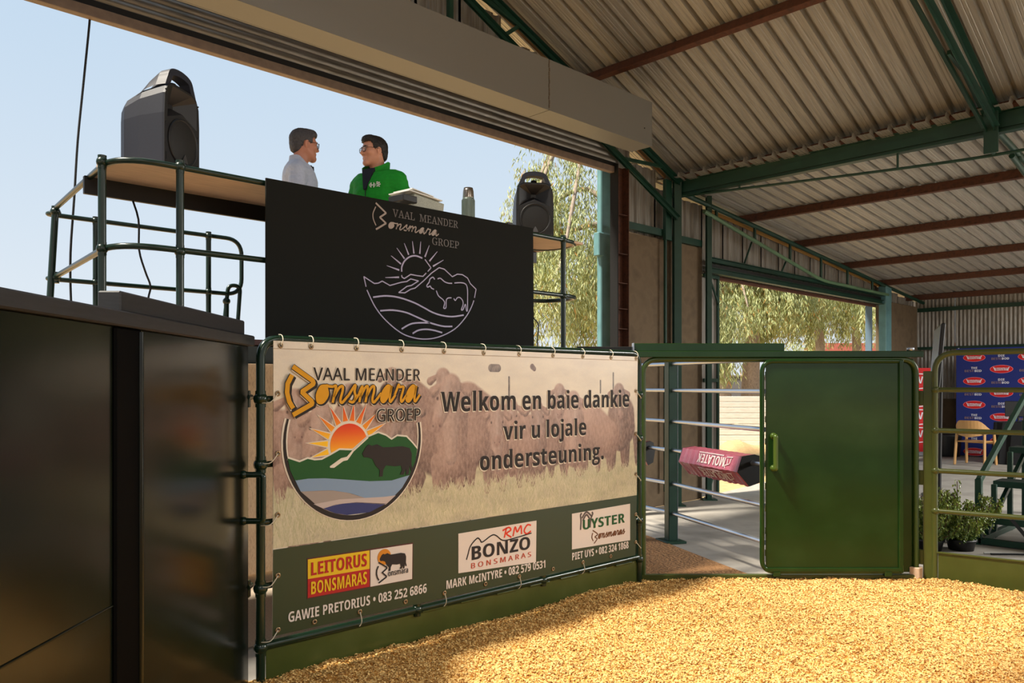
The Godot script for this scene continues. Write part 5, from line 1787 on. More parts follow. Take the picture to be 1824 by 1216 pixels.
class Field:
	var o: Vector3
	var h: float
	var nx: int
	var ny: int
	var nz: int
	var d := PackedFloat32Array()

	func _init(lo: Vector3, hi: Vector3, cell: float) -> void:
		o = lo
		h = cell
		nx = int(ceil((hi.x - lo.x) / cell)) + 1
		ny = int(ceil((hi.y - lo.y) / cell)) + 1
		nz = int(ceil((hi.z - lo.z) / cell)) + 1
		d.resize(nx * ny * nz)
		d.fill(0.5)

	func span(lo: Vector3, hi: Vector3) -> Array:
		var a := (lo - o) / h
		var b := (hi - o) / h
		return [clampi(int(a.x), 0, nx - 1), clampi(int(b.x) + 1, 0, nx - 1), clampi(int(a.y), 0, ny - 1), clampi(int(b.y) + 1, 0, ny - 1), clampi(int(a.z), 0, nz - 1), clampi(int(b.z) + 1, 0, nz - 1)]

	func join(i: int, q: float, k: float) -> void:
		var c := d[i]
		var w := maxf(k - absf(c - q), 0.0) / k
		d[i] = minf(c, q) - w * w * k * 0.25

	func bone(a: Vector3, b: Vector3, ra: float, rb: float, k := 0.03, flat := Vector3.ONE) -> void:  # flat: squash of the distance per axis
		var m := Vector3.ONE * (maxf(ra, rb) + k + 2 * h) / flat
		var s := span(a.min(b) - m, a.max(b) + m)
		var ab := b - a
		var l2 := maxf(ab.length_squared(), 1e-9)
		for z in range(s[4], s[5] + 1):
			for y in range(s[2], s[3] + 1):
				for x in range(s[0], s[1] + 1):
					var p := o + Vector3(x, y, z) * h
					var t := clampf((p - a).dot(ab) / l2, 0.0, 1.0)
					var q := ((p - a - ab * t) * flat).length() - lerpf(ra, rb, t)
					join((z * ny + y) * nx + x, q, k)

	func blob(c: Vector3, r: Vector3, k := 0.03) -> void:
		var m := r + Vector3.ONE * (k + 2 * h)
		var s := span(c - m, c + m)
		var least := minf(r.x, minf(r.y, r.z))
		for z in range(s[4], s[5] + 1):
			for y in range(s[2], s[3] + 1):
				for x in range(s[0], s[1] + 1):
					var q := (((o + Vector3(x, y, z) * h - c) / r).length() - 1.0) * least
					join((z * ny + y) * nx + x, q, k)

	func carve(c: Vector3, r: Vector3) -> void:
		var m := r + Vector3.ONE * (3 * h)
		var s := span(c - m, c + m)
		var least := minf(r.x, minf(r.y, r.z))
		for z in range(s[4], s[5] + 1):
			for y in range(s[2], s[3] + 1):
				for x in range(s[0], s[1] + 1):
					var q := (((o + Vector3(x, y, z) * h - c) / r).length() - 1.0) * least
					var i := (z * ny + y) * nx + x
					d[i] = maxf(d[i], -q)

	func keep(test: Callable) -> void:  # cut with a function of the place that is negative inside
		for z in nz:
			for y in ny:
				for x in nx:
					var i := (z * ny + y) * nx + x
					if d[i] < 3 * h:
						d[i] = maxf(d[i], test.call(o + Vector3(x, y, z) * h))

	func into(b: Mb, at := Transform3D()) -> void:
		var idx := PackedInt32Array()
		idx.resize(nx * ny * nz)
		idx.fill(-1)
		var vs := PackedVector3Array()
		var ns := PackedVector3Array()
		var sx := 1
		var sy := nx
		var sz := nx * ny
		for z in nz - 1:
			for y in ny - 1:
				for x in nx - 1:
					var i := (z * ny + y) * nx + x
					var c := [d[i], d[i + sx], d[i + sy], d[i + sx + sy], d[i + sz], d[i + sz + sx], d[i + sz + sy], d[i + sz + sx + sy]]
					var neg := 0
					for q in c:
						if q < 0.0:
							neg += 1
					if neg == 0 or neg == 8:
						continue
					var sum := Vector3.ZERO
					var k := 0
					for e in [[0, 1], [2, 3], [4, 5], [6, 7], [0, 2], [1, 3], [4, 6], [5, 7], [0, 4], [1, 5], [2, 6], [3, 7]]:
						var p: float = c[e[0]]
						var q: float = c[e[1]]
						if (p < 0.0) != (q < 0.0):
							var t := p / (p - q)
							var u := Vector3(e[0] & 1, (e[0] >> 1) & 1, e[0] >> 2)
							var w := Vector3(e[1] & 1, (e[1] >> 1) & 1, e[1] >> 2)
							sum += u.lerp(w, t)
							k += 1
					var g := Vector3(c[1] + c[3] + c[5] + c[7] - c[0] - c[2] - c[4] - c[6], c[2] + c[3] + c[6] + c[7] - c[0] - c[1] - c[4] - c[5], c[4] + c[5] + c[6] + c[7] - c[0] - c[1] - c[2] - c[3])
					idx[i] = vs.size()
					vs.append(at * (o + (Vector3(x, y, z) + sum / k) * h))
					ns.append((at.basis * g).normalized())
		for z in range(1, nz - 1):
			for y in range(1, ny - 1):
				for x in range(1, nx - 1):
					var i := (z * ny + y) * nx + x
					var a := d[i]
					for ax in 3:
						var st: int = [sx, sy, sz][ax]
						var e := d[i + st]
						if (a < 0.0) == (e < 0.0):
							continue
						var s1: int = [sy, sz, sx][ax]
						var s2: int = [sz, sx, sy][ax]
						var q := [idx[i - s1 - s2], idx[i - s2], idx[i], idx[i - s1]]
						if a >= 0.0:
							q.reverse()
						if q.min() < 0:
							continue
						b.squad(vs[q[0]], vs[q[1]], vs[q[2]], vs[q[3]], ns[q[0]], ns[q[1]], ns[q[2]], ns[q[3]])


func hand(f: Field, wrist: Vector3, dirn: Vector3, side: Vector3, curl: Vector3) -> void:  # palm, four bent fingers of different lengths and a thumb from the side of the palm
	var k := wrist + dirn * 0.085
	f.bone(wrist, k, 0.024, 0.03, 0.015, Vector3.ONE)
	f.bone(wrist + side * 0.015, k + side * 0.028, 0.02, 0.016, 0.012)
	f.bone(wrist - side * 0.015, k - side * 0.028, 0.02, 0.015, 0.012)
	for i in 4:
		var l: float = [0.070, 0.080, 0.075, 0.058][i]
		var r := k + side * (0.031 - 0.0205 * i)
		var m := r + (dirn + curl * 0.35).normalized() * l * 0.5
		var e := m + (dirn * 0.55 + curl).normalized() * l * 0.5
		f.bone(r, m, 0.0095, 0.0085, 0.004)
		f.bone(m, e, 0.0085, 0.0075, 0.003)
	var tb := wrist + dirn * 0.03 + side * 0.026
	var tm := tb + (dirn + side * 0.9).normalized() * 0.04
	f.bone(tb, tm, 0.013, 0.011, 0.008)
	f.bone(tm, tm + (dirn + curl * 0.6).normalized() * 0.032, 0.011, 0.009, 0.003)


func head_field() -> Field:  # chin near the origin, facing +Z
	var f := Field.new(Vector3(-0.115, -0.13, -0.14), Vector3(0.115, 0.26, 0.15), 0.0045)
	f.blob(Vector3(0, 0.145, -0.012), Vector3(0.074, 0.086, 0.097), 0.02)
	f.blob(Vector3(0, 0.09, 0.032), Vector3(0.060, 0.088, 0.058), 0.03)
	for s in [-1.0, 1.0]:
		f.bone(Vector3(s * 0.052, 0.065, 0.0), Vector3(s * 0.014, 0.018, 0.072), 0.022, 0.019, 0.03)
		f.blob(Vector3(s * 0.041, 0.093, 0.062), Vector3(0.026, 0.02, 0.022), 0.02)
		f.bone(Vector3(s * 0.016, 0.135, 0.086), Vector3(s * 0.048, 0.136, 0.072), 0.010, 0.009, 0.014)
		f.blob(Vector3(s * 0.077, 0.106, -0.008), Vector3(0.010, 0.032, 0.020), 0.006)
		f.carve(Vector3(s * 0.077 + s * 0.010, 0.108, 0.0), Vector3(0.006, 0.018, 0.010))
		f.carve(Vector3(s * 0.032, 0.117, 0.102), Vector3(0.016, 0.009, 0.016))
		f.blob(Vector3(s * 0.032, 0.117, 0.079), Vector3(0.0115, 0.0115, 0.0115), 0.004)
		f.blob(Vector3(s * 0.012, 0.084, 0.097), Vector3(0.009, 0.008, 0.010), 0.008)
	f.bone(Vector3(0, 0.132, 0.085), Vector3(0, 0.092, 0.110), 0.009, 0.012, 0.012)
	f.bone(Vector3(-0.018, 0.056, 0.086), Vector3(0.018, 0.056, 0.086), 0.008, 0.008, 0.008)
	f.bone(Vector3(-0.015, 0.046, 0.085), Vector3(0.015, 0.046, 0.085), 0.008, 0.008, 0.006)
	f.blob(Vector3(0, 0.014, 0.078), Vector3(0.020, 0.016, 0.016), 0.02)
	f.bone(Vector3(0, 0.06, -0.02), Vector3(0, -0.10, -0.035), 0.056, 0.060, 0.03)
	return f


func glasses(t: Node3D, at: Transform3D, mat: Material) -> void:
	var g := Node3D.new()
	g.name = "glasses"
	g.transform = at
	t.add_child(g, true)
	var b := Mb.new()
	for s in [-1.0, 1.0]:
		var ring := []
		for p in [V(0.010, 0.131), V(0.030, 0.135), V(0.055, 0.132), V(0.056, 0.112), V(0.045, 0.098), V(0.022, 0.098), V(0.010, 0.112)]:
			ring.append(Vector3(s * p.x, p.y, 0.110 - 0.22 * p.x))
		b.tube(bent(ring, 0.008, 3, true), 0.0022, 6, false, true)
		b.tube([Vector3(s * 0.056, 0.127, 0.098), Vector3(s * 0.079, 0.125, 0.06), Vector3(s * 0.083, 0.122, -0.01)], 0.002, 6)
	b.tube([Vector3(-0.011, 0.122, 0.109), Vector3(0, 0.126, 0.112), Vector3(0.011, 0.122, 0.109)], 0.002, 6)
	part(g, "frame", b, mat)
	var lens := plain(Color(0.9, 0.95, 1.0, 0.12), 0.05)
	lens.transparency = BaseMaterial3D.TRANSPARENCY_ALPHA
	for s in [-1.0, 1.0]:
		b = Mb.new()
		var l := [V(0.011, 0.130), V(0.030, 0.134), V(0.054, 0.131), V(0.055, 0.112), V(0.045, 0.099), V(0.022, 0.099), V(0.011, 0.112)]
		for i in range(1, l.size() - 1):
			var f := func(p: Vector2) -> Vector3: return Vector3(s * p.x, p.y, 0.110 - 0.22 * p.x)
			b.tri(f.call(l[0]), f.call(l[i]), f.call(l[i + 1]))
		part(g, "lens", b, lens)


func eyes(t: Node3D, at: Transform3D) -> void:
	for s in [-1.0, 1.0]:
		var b := Mb.new()
		b.ball(at * Vector3(s * 0.032, 0.117, 0.0845), 0.0085, 10)
		part(t, "eye", b, plain(Color(0.75, 0.72, 0.70), 0.25))
		b = Mb.new()
		b.ball(at * Vector3(s * 0.032 - 0.001, 0.117, 0.0905), 0.0042, 8)
		part(t, "iris", b, plain(Color(0.10, 0.06, 0.04), 0.2))


func trunk(f: Field, grow: float, arms: Array) -> void:  # torso and arms; grow: thickness of cloth
	f.bone(Vector3(0, 0.97, 0), Vector3(0, 1.10, 0.01), 0.155 + grow, 0.150 + grow, 0.05, Vector3(0.92, 1, 1.35))
	f.bone(Vector3(0, 1.12, 0.01), Vector3(0, 1.31, 0.0), 0.150 + grow, 0.165 + grow, 0.06, Vector3(0.92, 1, 1.30))
	f.bone(Vector3(-0.10, 1.385, -0.015), Vector3(0.10, 1.385, -0.015), 0.078 + grow, 0.078 + grow, 0.06, Vector3(1, 1, 1.05))
	f.bone(Vector3(0, 1.40, -0.02), Vector3(0, 1.485, -0.01), 0.085 + grow, 0.060 + grow, 0.05)
	for a in arms:
		f.bone(a[0], a[1], 0.056 + grow, 0.044 + grow, 0.035)
		f.bone(a[1], a[2], 0.044 + grow, 0.031 + grow, 0.02)


func person(label: String, at: Vector3, facing: Vector2, look: float, tilt: float, arms: Array, skin: Material, cloth: Material, trousers: Material, grow: float) -> Array:
	var t := thing("person", label, "person", at, atan2(facing.x, facing.y))
	var hd := Transform3D(Basis(Vector3.UP, look) * Basis(Vector3.RIGHT, tilt), Vector3(0, 1.512, 0.028))
	var body := Mb.new()
	var f := Field.new(Vector3(-0.42, -0.02, -0.26), Vector3(0.42, 1.54, 0.46), 0.013)
	trunk(f, -0.012, arms)
	f.bone(Vector3(0, 0.93, 0), Vector3(0, 1.0, 0), 0.13, 0.13, 0.05, Vector3(0.9, 1, 1.3))
	for s in [-1.0, 1.0]:
		f.bone(Vector3(s * 0.085, 0.92, 0), Vector3(s * 0.10, 0.49, 0.015), 0.080, 0.052, 0.03)
		f.bone(Vector3(s * 0.10, 0.49, 0.015), Vector3(s * 0.105, 0.09, -0.02), 0.052, 0.036, 0.02)
		f.bone(Vector3(s * 0.105, 0.045, -0.03), Vector3(s * 0.12, 0.035, 0.14), 0.036, 0.028, 0.02)
	f.into(body)
	for a in arms:
		var hf := Field.new(a[2] - Vector3.ONE * 0.22, a[2] + Vector3.ONE * 0.22, 0.0045)
		var dirn: Vector3 = (a[2] - a[1]).normalized()
		var side: Vector3 = dirn.cross(Vector3.UP).normalized() * (-1.0 if a[0].x > 0 else 1.0)
		hand(hf, a[2], dirn, side, Vector3(0, -0.8, 0))
		hf.into(body)
	head_field().into(body, hd)
	part(t, "body", body, skin)
	eyes(t, hd)
	# clothes
	var cf := Field.new(Vector3(-0.44, 0.84, -0.28), Vector3(0.44, 1.56, 0.46), 0.011)
	trunk(cf, grow, arms)
	var nz := FastNoiseLite.new()
	nz.seed = 5
	nz.frequency = 9.0
	cf.keep(func(p: Vector3) -> float: return maxf(maxf(0.90 - p.y, (p.y - 1.475) + 0.35 * p.z), -1.0) if true else 0.0)
	for i in cf.d.size():
		if absf(cf.d[i]) < 0.04:
			var q := cf.o + Vector3(i % cf.nx, (i / cf.nx) % cf.ny, i / (cf.nx * cf.ny)) * cf.h
			cf.d[i] += nz.get_noise_3d(q.x * 0.5, q.y * 1.4, q.z * 0.5) * 0.011
	for a in arms:  # cuffs end at the wrist
		cf.carve(a[2] + (a[2] - a[1]).normalized() * 0.03, Vector3.ONE * 0.045)
	var cb := Mb.new()
	cf.into(cb)
	part(t, "top", cb, cloth)
	var tf := Field.new(Vector3(-0.26, 0.0, -0.2), Vector3(0.26, 1.06, 0.22), 0.014)
	tf.bone(Vector3(0, 0.93, 0), Vector3(0, 1.02, 0), 0.155, 0.155, 0.05, Vector3(0.9, 1, 1.3))
	for s in [-1.0, 1.0]:
		tf.bone(Vector3(s * 0.085, 0.92, 0), Vector3(s * 0.10, 0.49, 0.015), 0.098, 0.072, 0.03)
		tf.bone(Vector3(s * 0.10, 0.49, 0.015), Vector3(s * 0.105, 0.09, -0.015), 0.072, 0.058, 0.02)
	var tb := Mb.new()
	tf.into(tb)
	part(t, "trousers", tb, trousers)
	for s in [-1.0, 1.0]:
		var sf := Field.new(Vector3(s * 0.11 - 0.08, -0.01, -0.12), Vector3(s * 0.11 + 0.08, 0.13, 0.22), 0.009)
		sf.bone(Vector3(s * 0.105, 0.05, -0.035), Vector3(s * 0.12, 0.042, 0.15), 0.045, 0.038, 0.02)
		sf.keep(func(p: Vector3) -> float: return 0.006 - p.y)
		var sb := Mb.new()
		sf.into(sb)
		part(t, "shoe", sb, M.black)
	return [t, hd]


func hair(t: Node3D, hd: Transform3D, mat: Material, short_side: bool) -> void:
	var f := Field.new(Vector3(-0.12, 0.0, -0.15), Vector3(0.12, 0.27, 0.13), 0.0045)
	f.blob(Vector3(0, 0.152, -0.016), Vector3(0.083, 0.089, 0.105), 0.02)
	f.blob(Vector3(0.0, 0.205, 0.045), Vector3(0.062, 0.036, 0.050), 0.025)
	f.blob(Vector3(0, 0.085, -0.070), Vector3(0.060, 0.05, 0.040), 0.03)
	var nz := FastNoiseLite.new()
	nz.seed = 9
	nz.frequency = 1.0
	f.keep(func(p: Vector3) -> float:
		var line := 0.182 if absf(p.x) < 0.055 else 0.182 - (absf(p.x) - 0.055) * 1.2
		var face := minf(p.z - (0.040 if p.y < 0.165 else 0.048), line - p.y)  # bare forehead and face
		var ear := (0.095 if short_side else 0.085) - p.y if p.z > -0.045 else (0.035 - p.y)
		if p.z > -0.03 and p.z < 0.018:
			ear = maxf(ear, 0.128 - p.y)
		return maxf(face, ear))
	for i in f.d.size():
		if absf(f.d[i]) < 0.03:
			var q := f.o + Vector3(i % f.nx, (i / f.nx) % f.ny, i / (f.nx * f.ny)) * f.h
			f.d[i] += nz.get_noise_3d(q.x * 150, q.y * 60, q.z * 45) * 0.0045
	var b := Mb.new()
	f.into(b, hd)
	part(t, "hair", b, mat)
	# eyebrows
	b = Mb.new()
	for s in [-1.0, 1.0]:
		b.tube([hd * Vector3(s * 0.014, 0.140, 0.0975), hd * Vector3(s * 0.032, 0.145, 0.0915), hd * Vector3(s * 0.05, 0.140, 0.080)], [0.003, 0.0038, 0.002], 6)
	part(t, "eyebrow", b, mat)


func collar(t: Node3D, called: String, r0: float, r1: float, y0: float, y1: float, gap: float, mat: Material, flare := 0.0, rise := 0.0) -> void:  # a standing band round the neck, open in front
	var b := Mb.new()
	var n := 28
	for i in n:
		var q := []
		for k in 2:
			var a := lerpf(gap, TAU - gap, float(i + k) / n)
			var front := pow(absf(cos(a / 2)), 6.0)  # 1 at the opening
			var dirn := Vector3(sin(a), 0, cos(a))
			var c := Vector3(0, 0, -0.008)
			q.append([c + dirn * r0 + Vector3(0, y0 - 0.055 * maxf(cos(a), 0.0), 0), c + dirn * (r1 + flare * front) + Vector3(0, y1 - 0.05 * maxf(cos(a), 0.0) - rise * front, 0)])
		var out := Vector3(sin(lerpf(gap, TAU - gap, (i + 0.5) / n)), 0, cos(lerpf(gap, TAU - gap, (i + 0.5) / n))) * 0.004
		b.quad(q[0][0] + out, q[1][0] + out, q[1][1] + out, q[0][1] + out)
		b.quad(q[1][0] - out, q[0][0] - out, q[0][1] - out, q[1][1] - out)
		b.quad(q[0][1] + out, q[1][1] + out, q[1][1] - out, q[0][1] - out)
		if i == 0:
			b.quad(q[0][0] - out, q[0][0] + out, q[0][1] + out, q[0][1] - out)
		if i == n - 1:
			b.quad(q[1][0] + out, q[1][0] - out, q[1][1] - out, q[1][1] + out)
	part(t, called, b, mat)


func build_people() -> void:
	var skin := plain(Color(0.80, 0.57, 0.47), 0.5)
	skin.subsurf_scatter_enabled = true
	skin.subsurf_scatter_strength = 0.05
	# the man in the green jacket
	var green := textured([Color(0.0, 0.50, 0.10), Color(0.02, 0.60, 0.14)], 0.04, Vector3.ONE * 2, 0.8, 0.0, 91)
	var navy := plain(Color(0.06, 0.07, 0.13), 0.8)
	var arms := [[Vector3(0.185, 1.385, -0.02), Vector3(0.285, 1.14, -0.05), Vector3(0.23, 1.02, 0.18)], [Vector3(-0.185, 1.385, -0.02), Vector3(-0.28, 1.12, -0.03), Vector3(-0.18, 1.0, 0.19)]]
	var r := person("dark-haired man in a bright green jacket and black glasses, standing behind the counter", Vector3(3.70, 1.851, -5.36), Vector2(-0.95, 0.31), -0.44, 0.06, arms, skin, green, plain(Color(0.10, 0.10, 0.12), 0.8), 0.022)
	var t: Node3D = r[0]
	var hd: Transform3D = r[1]
	var dark_hair := textured([Color(0.05, 0.035, 0.03), Color(0.13, 0.09, 0.075)], 0.06, Vector3(8, 2, 8), 0.6, 0.0, 92)
	hair(t, hd, dark_hair, true)
	glasses(t, hd, M.black)
	collar(t, "jacket_collar", 0.092, 0.098, 1.445, 1.545, 0.45, green, 0.035, 0.03)
	collar(t, "shirt_collar", 0.072, 0.075, 1.45, 1.525, 0.35, navy, 0.02, 0.02)
	var b := Mb.new()
	b.prism(PackedVector2Array([V(-0.062, 1.50), V(0.062, 1.50), V(0.012, 1.32), V(-0.012, 1.32)]), 0.03, Transform3D(Basis(Vector3.RIGHT, -0.28), Vector3(0, 0.03, 0.525)))
	part(t, "shirt_front", b, navy)
	b = Mb.new()
	b.tube([Vector3(0, 1.36, 0.134), Vector3(0, 1.28, 0.148), Vector3(0, 1.15, 0.145), Vector3(0, 1.0, 0.138)], 0.004, 6)
	part(t, "zip", b, plain(Color(0.02, 0.12, 0.03), 0.6))
	var patch_at := Transform3D(Basis(Vector3.UP, 0.42) * Basis(Vector3.RIGHT, -0.12), Vector3(0.098, 1.325, 0.139))
	var pn := Node3D.new()
	pn.name = "chest_emblem"
	pn.transform = patch_at
	t.add_child(pn, true)
	strokes(pn, "letter", [[V(-0.040, -0.020), V(-0.040, 0.020)], [V(-0.018, -0.020), V(-0.018, 0.020)], [V(-0.040, 0.0), V(-0.018, 0.0)]], 0.007, 0.0, M.white, false, 0.003)
	strokes(pn, "ring", [[V(-0.048, -0.012), V(-0.052, 0.0), V(-0.048, 0.012)], [V(-0.010, -0.012), V(-0.006, 0.0), V(-0.010, 0.012)]], 0.004, 0.0, M.white, true, 0.003)
	strokes(pn, "script_line", [[V(0.002, 0.020), V(0.012, 0.024), V(0.020, 0.018), V(0.030, 0.022)], [V(0.002, 0.006), V(0.012, 0.010), V(0.022, 0.004), V(0.036, 0.008)], [V(0.004, -0.010), V(0.016, -0.006), V(0.030, -0.012)]], 0.008, 0.0, M.white, true, 0.003)

	# the man in the white shirt
	var shirt := textured([Color(0.66, 0.70, 0.80), Color(0.76, 0.79, 0.87)], 0.04, Vector3.ONE * 2, 0.75, 0.0, 93)
	arms = [[Vector3(0.185, 1.385, -0.02), Vector3(0.25, 1.13, 0.0), Vector3(0.20, 0.99, 0.20)], [Vector3(-0.185, 1.385, -0.02), Vector3(-0.245, 1.12, -0.01), Vector3(-0.19, 0.98, 0.20)]]
	r = person("grey-haired man in a white shirt and dark tie, turned to the man in green", Vector3(3.15, 1.851, -5.60), Vector2(0.86, 0.50), 0.39, 0.04, arms, plain(Color(0.74, 0.50, 0.41), 0.5), shirt, plain(Color(0.12, 0.12, 0.14), 0.8), 0.012)
	t = r[0]
	hd = r[1]
	var grey_hair := textured([Color(0.07, 0.065, 0.07), Color(0.30, 0.29, 0.31), Color(0.13, 0.12, 0.125)], 0.05, Vector3(9, 2, 9), 0.6, 0.0, 94)
	hair(t, hd, grey_hair, false)
	glasses(t, hd, plain(Color(0.10, 0.09, 0.09), 0.3))
	collar(t, "shirt_collar", 0.079, 0.069, 1.455, 1.53, 0.25, shirt, 0.0, 0.02)
	b = Mb.new()
	b.prism(PackedVector2Array([V(-0.02, 1.46), V(0.02, 1.46), V(0.04, 1.05), V(0.0, 1.0), V(-0.04, 1.05)]), 0.012, Transform3D(Basis(Vector3.RIGHT, -0.06), Vector3(0, 0.0, 0.192)), 0.003)
	b.box(Vector3(0, 1.45, 0.080), Vector3(0.04, 0.035, 0.025), 0.006)
	part(t, "necktie", b, plain(Color(0.03, 0.03, 0.05), 0.6))


# ---------------------------------------------------------------- the annex corner, the stand, the yard, the sawdust

func build_far_corner() -> void:
	var y0 := 0.19
	# blue sponsor backdrop in front of the far wall
	var t := thing("backdrop_banner", "tall blue backdrop banner with rows of red oval emblems and white slogans", "banner", Vector3(17.6, y0, -5.26), -PI / 2)
	var b := Mb.new()
	b.box(Vector3(1.25, 1.09, -0.02), Vector3(2.5, 2.14, 0.012))
	part(t, "cloth", b, plain(Color(0.075, 0.15, 0.46), 0.75))
	for x in [0.03, 1.25, 2.47]:
		b = Mb.new()
		b.tube([Vector3(x, 0, -0.05), Vector3(x, 2.17, -0.05)], 0.015, 8)
		part(t, "pole", b, M.galv)
	var white := plain(Color(0.88, 0.88, 0.92), 0.7)
	var gold := plain(Color(0.62, 0.50, 0.42), 0.7)
	var red := plain(Color(0.80, 0.03, 0.06), 0.7)
	var pink := plain(Color(0.90, 0.50, 0.55), 0.7)
	for c in 5:
		for r in 9:
			var p := V(0.325 + 0.475 * c, 1.97 - 0.2335 * r)
			if (r + c) % 2 == 0:
				var e := func(w: float, h: float) -> Array:
					var out := []
					for i in 28:
						out.append(p + V(cos(TAU * i / 28) * w, sin(TAU * i / 28) * h))
					return out
				poly(t, "oval_edge", e.call(0.200, 0.080), -0.012, pink)
				poly(t, "oval", e.call(0.190, 0.072), -0.010, red)
				text(t, "lettering", "VLEISSENTRAAL", p + V(-0.125, -0.03), p + V(0.125, 0.028), -0.007, white)
				for s in [-1.0, 1.0]:
					b = Mb.new()
					b.ribbon(PackedVector2Array([p + V(s * 0.10, -0.03), p + V(s * 0.135, 0.04)]), 0.014, 0.001, Transform3D(Basis(), Vector3(0, 0, -0.0065)))
					part(t, "oval_flourish", b, white)
			else:
				var a := "THE" if c % 2 == 0 else "DIE"
				text(t, "lettering", a, p + V(-0.055, 0.008), p + V(0.055, 0.05), -0.011, white)
				text(t, "lettering", "BEST" if c % 2 == 0 else "BESTE", p + V(-0.17, -0.05), p + V(-0.005, -0.008), -0.011, gold, "Droid Sans", 400)
				text(t, "lettering", "BID" if c % 2 == 0 else "BOD", p + V(0.008, -0.05), p + V(0.13, -0.008), -0.011, white)

	# red roll-up banner
	t = thing("rollup_banner", "narrow red roll-up banner with slanting white lettering beside the gate post", "banner", Vector3(17.14, y0, -5.68), deg_to_rad(-45))
	b = Mb.new()
	b.box(Vector3(0, 0.92, 0), Vector3(0.36, 1.70, 0.008))
	part(t, "cloth", b, plain(Color(0.78, 0.03, 0.06), 0.7))
	b = Mb.new()
	b.box(Vector3(0, 0.045, 0.0), Vector3(0.46, 0.09, 0.16), 0.02)
	part(t, "base", b, plain(Color(0.55, 0.55, 0.58), 0.4))
	for i in 4:
		text(t, "lettering", "VLA", V(-0.16, 0.38 + 0.36 * i), V(0.16, 0.52 + 0.36 * i), 0.006, white)
		strokes(t, "slanting_line", [[V(-0.17, 0.27 + 0.36 * i), V(0.17, 0.31 + 0.36 * i)], [V(-0.17, 0.575 + 0.36 * i), V(0.17, 0.555 + 0.36 * i)]], 0.02, 0.005, white, false)

	# television on a stand, seen from its edge
	t = thing("television", "flat television screen seen almost edge-on on a stand beyond the ring fence", "television", Vector3(11.44, 0.06, -3.65), 0.375)
	var tilt := Transform3D(Basis(Vector3.RIGHT, 0.08), Vector3(0, 1.90, 0))
	b = Mb.new()
	b.box(Vector3.ZERO, Vector3(1.25, 0.86, 0.05), 0.01, tilt)
	part(t, "casing", b, M.black)
	b = Mb.new()
	b.box(Vector3(0, 0, -0.027), Vector3(1.19, 0.80, 0.004), 0.0, tilt)
	part(t, "screen", b, plain(Color(0.42, 0.42, 0.54), 0.25))
	b = Mb.new()
	b.tube([Vector3(0.5, 0.02, 0.06), Vector3(0.5, 1.95, 0.09)], 0.025, 8)
	b.box(Vector3(0.5, 0.015, 0.06), Vector3(0.5, 0.03, 0.4), 0.01)
	part(t, "stand", b, M.black)

	plastic_chair("tan moulded plastic armchair with its back to the ring, in front of the blue backdrop", Vector3(15.85, y0, -4.43), 1.45, true)

	# table under a black cloth
	t = thing("draped_table", "long table under a black cloth beside the plastic chair", "table", Vector3(16.7, y0, -3.35), PI / 2)
	b = Mb.new()
	var k := 44
	var rim := []
	for i in k:
		var a := TAU * i / k
		var sx := signf(cos(a)) * pow(absf(cos(a)), 0.35) * 0.95
		var sz := signf(sin(a)) * pow(absf(sin(a)), 0.35) * 0.40
		rim.append(Vector3(sx, 0.75, sz))
	for i in k:
		var p: Vector3 = rim[i]
		var q: Vector3 = rim[(i + 1) % k]
		var f := func(v: Vector3, j: int) -> Vector3: return Vector3(v.x * (1.04 + 0.03 * sin(j * 2.4)), 0.012, v.z * (1.10 + 0.06 * sin(j * 2.4)))
		b.quad(f.call(q, i + 1), f.call(p, i), p, q)
		b.tri(Vector3(0, 0.752, 0), q, p)
	part(t, "tablecloth", b, plain(Color(0.035, 0.035, 0.05), 0.85))
	for s in [[-0.85, -0.3], [0.85, -0.3], [-0.85, 0.3], [0.85, 0.3]]:
		b = Mb.new()
		b.tube([Vector3(s[0], 0, s[1]), Vector3(s[0], 0.73, s[1])], 0.018, 8)
		part(t, "leg", b, M.galv)
	t = thing("monitor", "small black monitor standing on the black tablecloth", "monitor", Vector3(16.55, y0 + 0.756, -3.92), -1.2)
	b = Mb.new()
	b.box(Vector3(0, 0.24, 0), Vector3(0.42, 0.28, 0.03), 0.008)
	part(t, "screen", b, M.black)
	b = Mb.new()
	b.box(Vector3(0, 0.008, 0), Vector3(0.2, 0.016, 0.14), 0.004)
	b.tube([Vector3(0, 0.01, -0.02), Vector3(0, 0.2, -0.02)], 0.016, 8)
	part(t, "foot", b, M.black)

	t = thing("waste_bin", "black bin standing against the cement base of the far wall", "bin", Vector3(17.45, y0, -5.35))
	b = Mb.new()
	b.lathe([V(0.0, 0.0), V(0.19, 0.0), V(0.20, 0.02), V(0.235, 0.40), V(0.24, 0.42)], 20)
	part(t, "body", b, M.black)
	b = Mb.new()
	b.lathe([V(0.25, 0.41), V(0.25, 0.44), V(0.20, 0.47), V(0.0, 0.48)], 20)
	part(t, "lid", b, M.black)
	b = Mb.new()
	b.tube(smooth3([Vector3(18.2, 1.0, -5.35), Vector3(18.15, 0.6, -5.38), Vector3(18.05, 0.3, -5.42), Vector3(17.95, 0.205, -5.5), Vector3(17.85, 0.2, -5.7)], 5), 0.008, 6)
	single("wall_cable", "grey cable hanging down the far wall to the floor by the bin", "cable", b, plain(Color(0.55, 0.53, 0.5), 0.6))


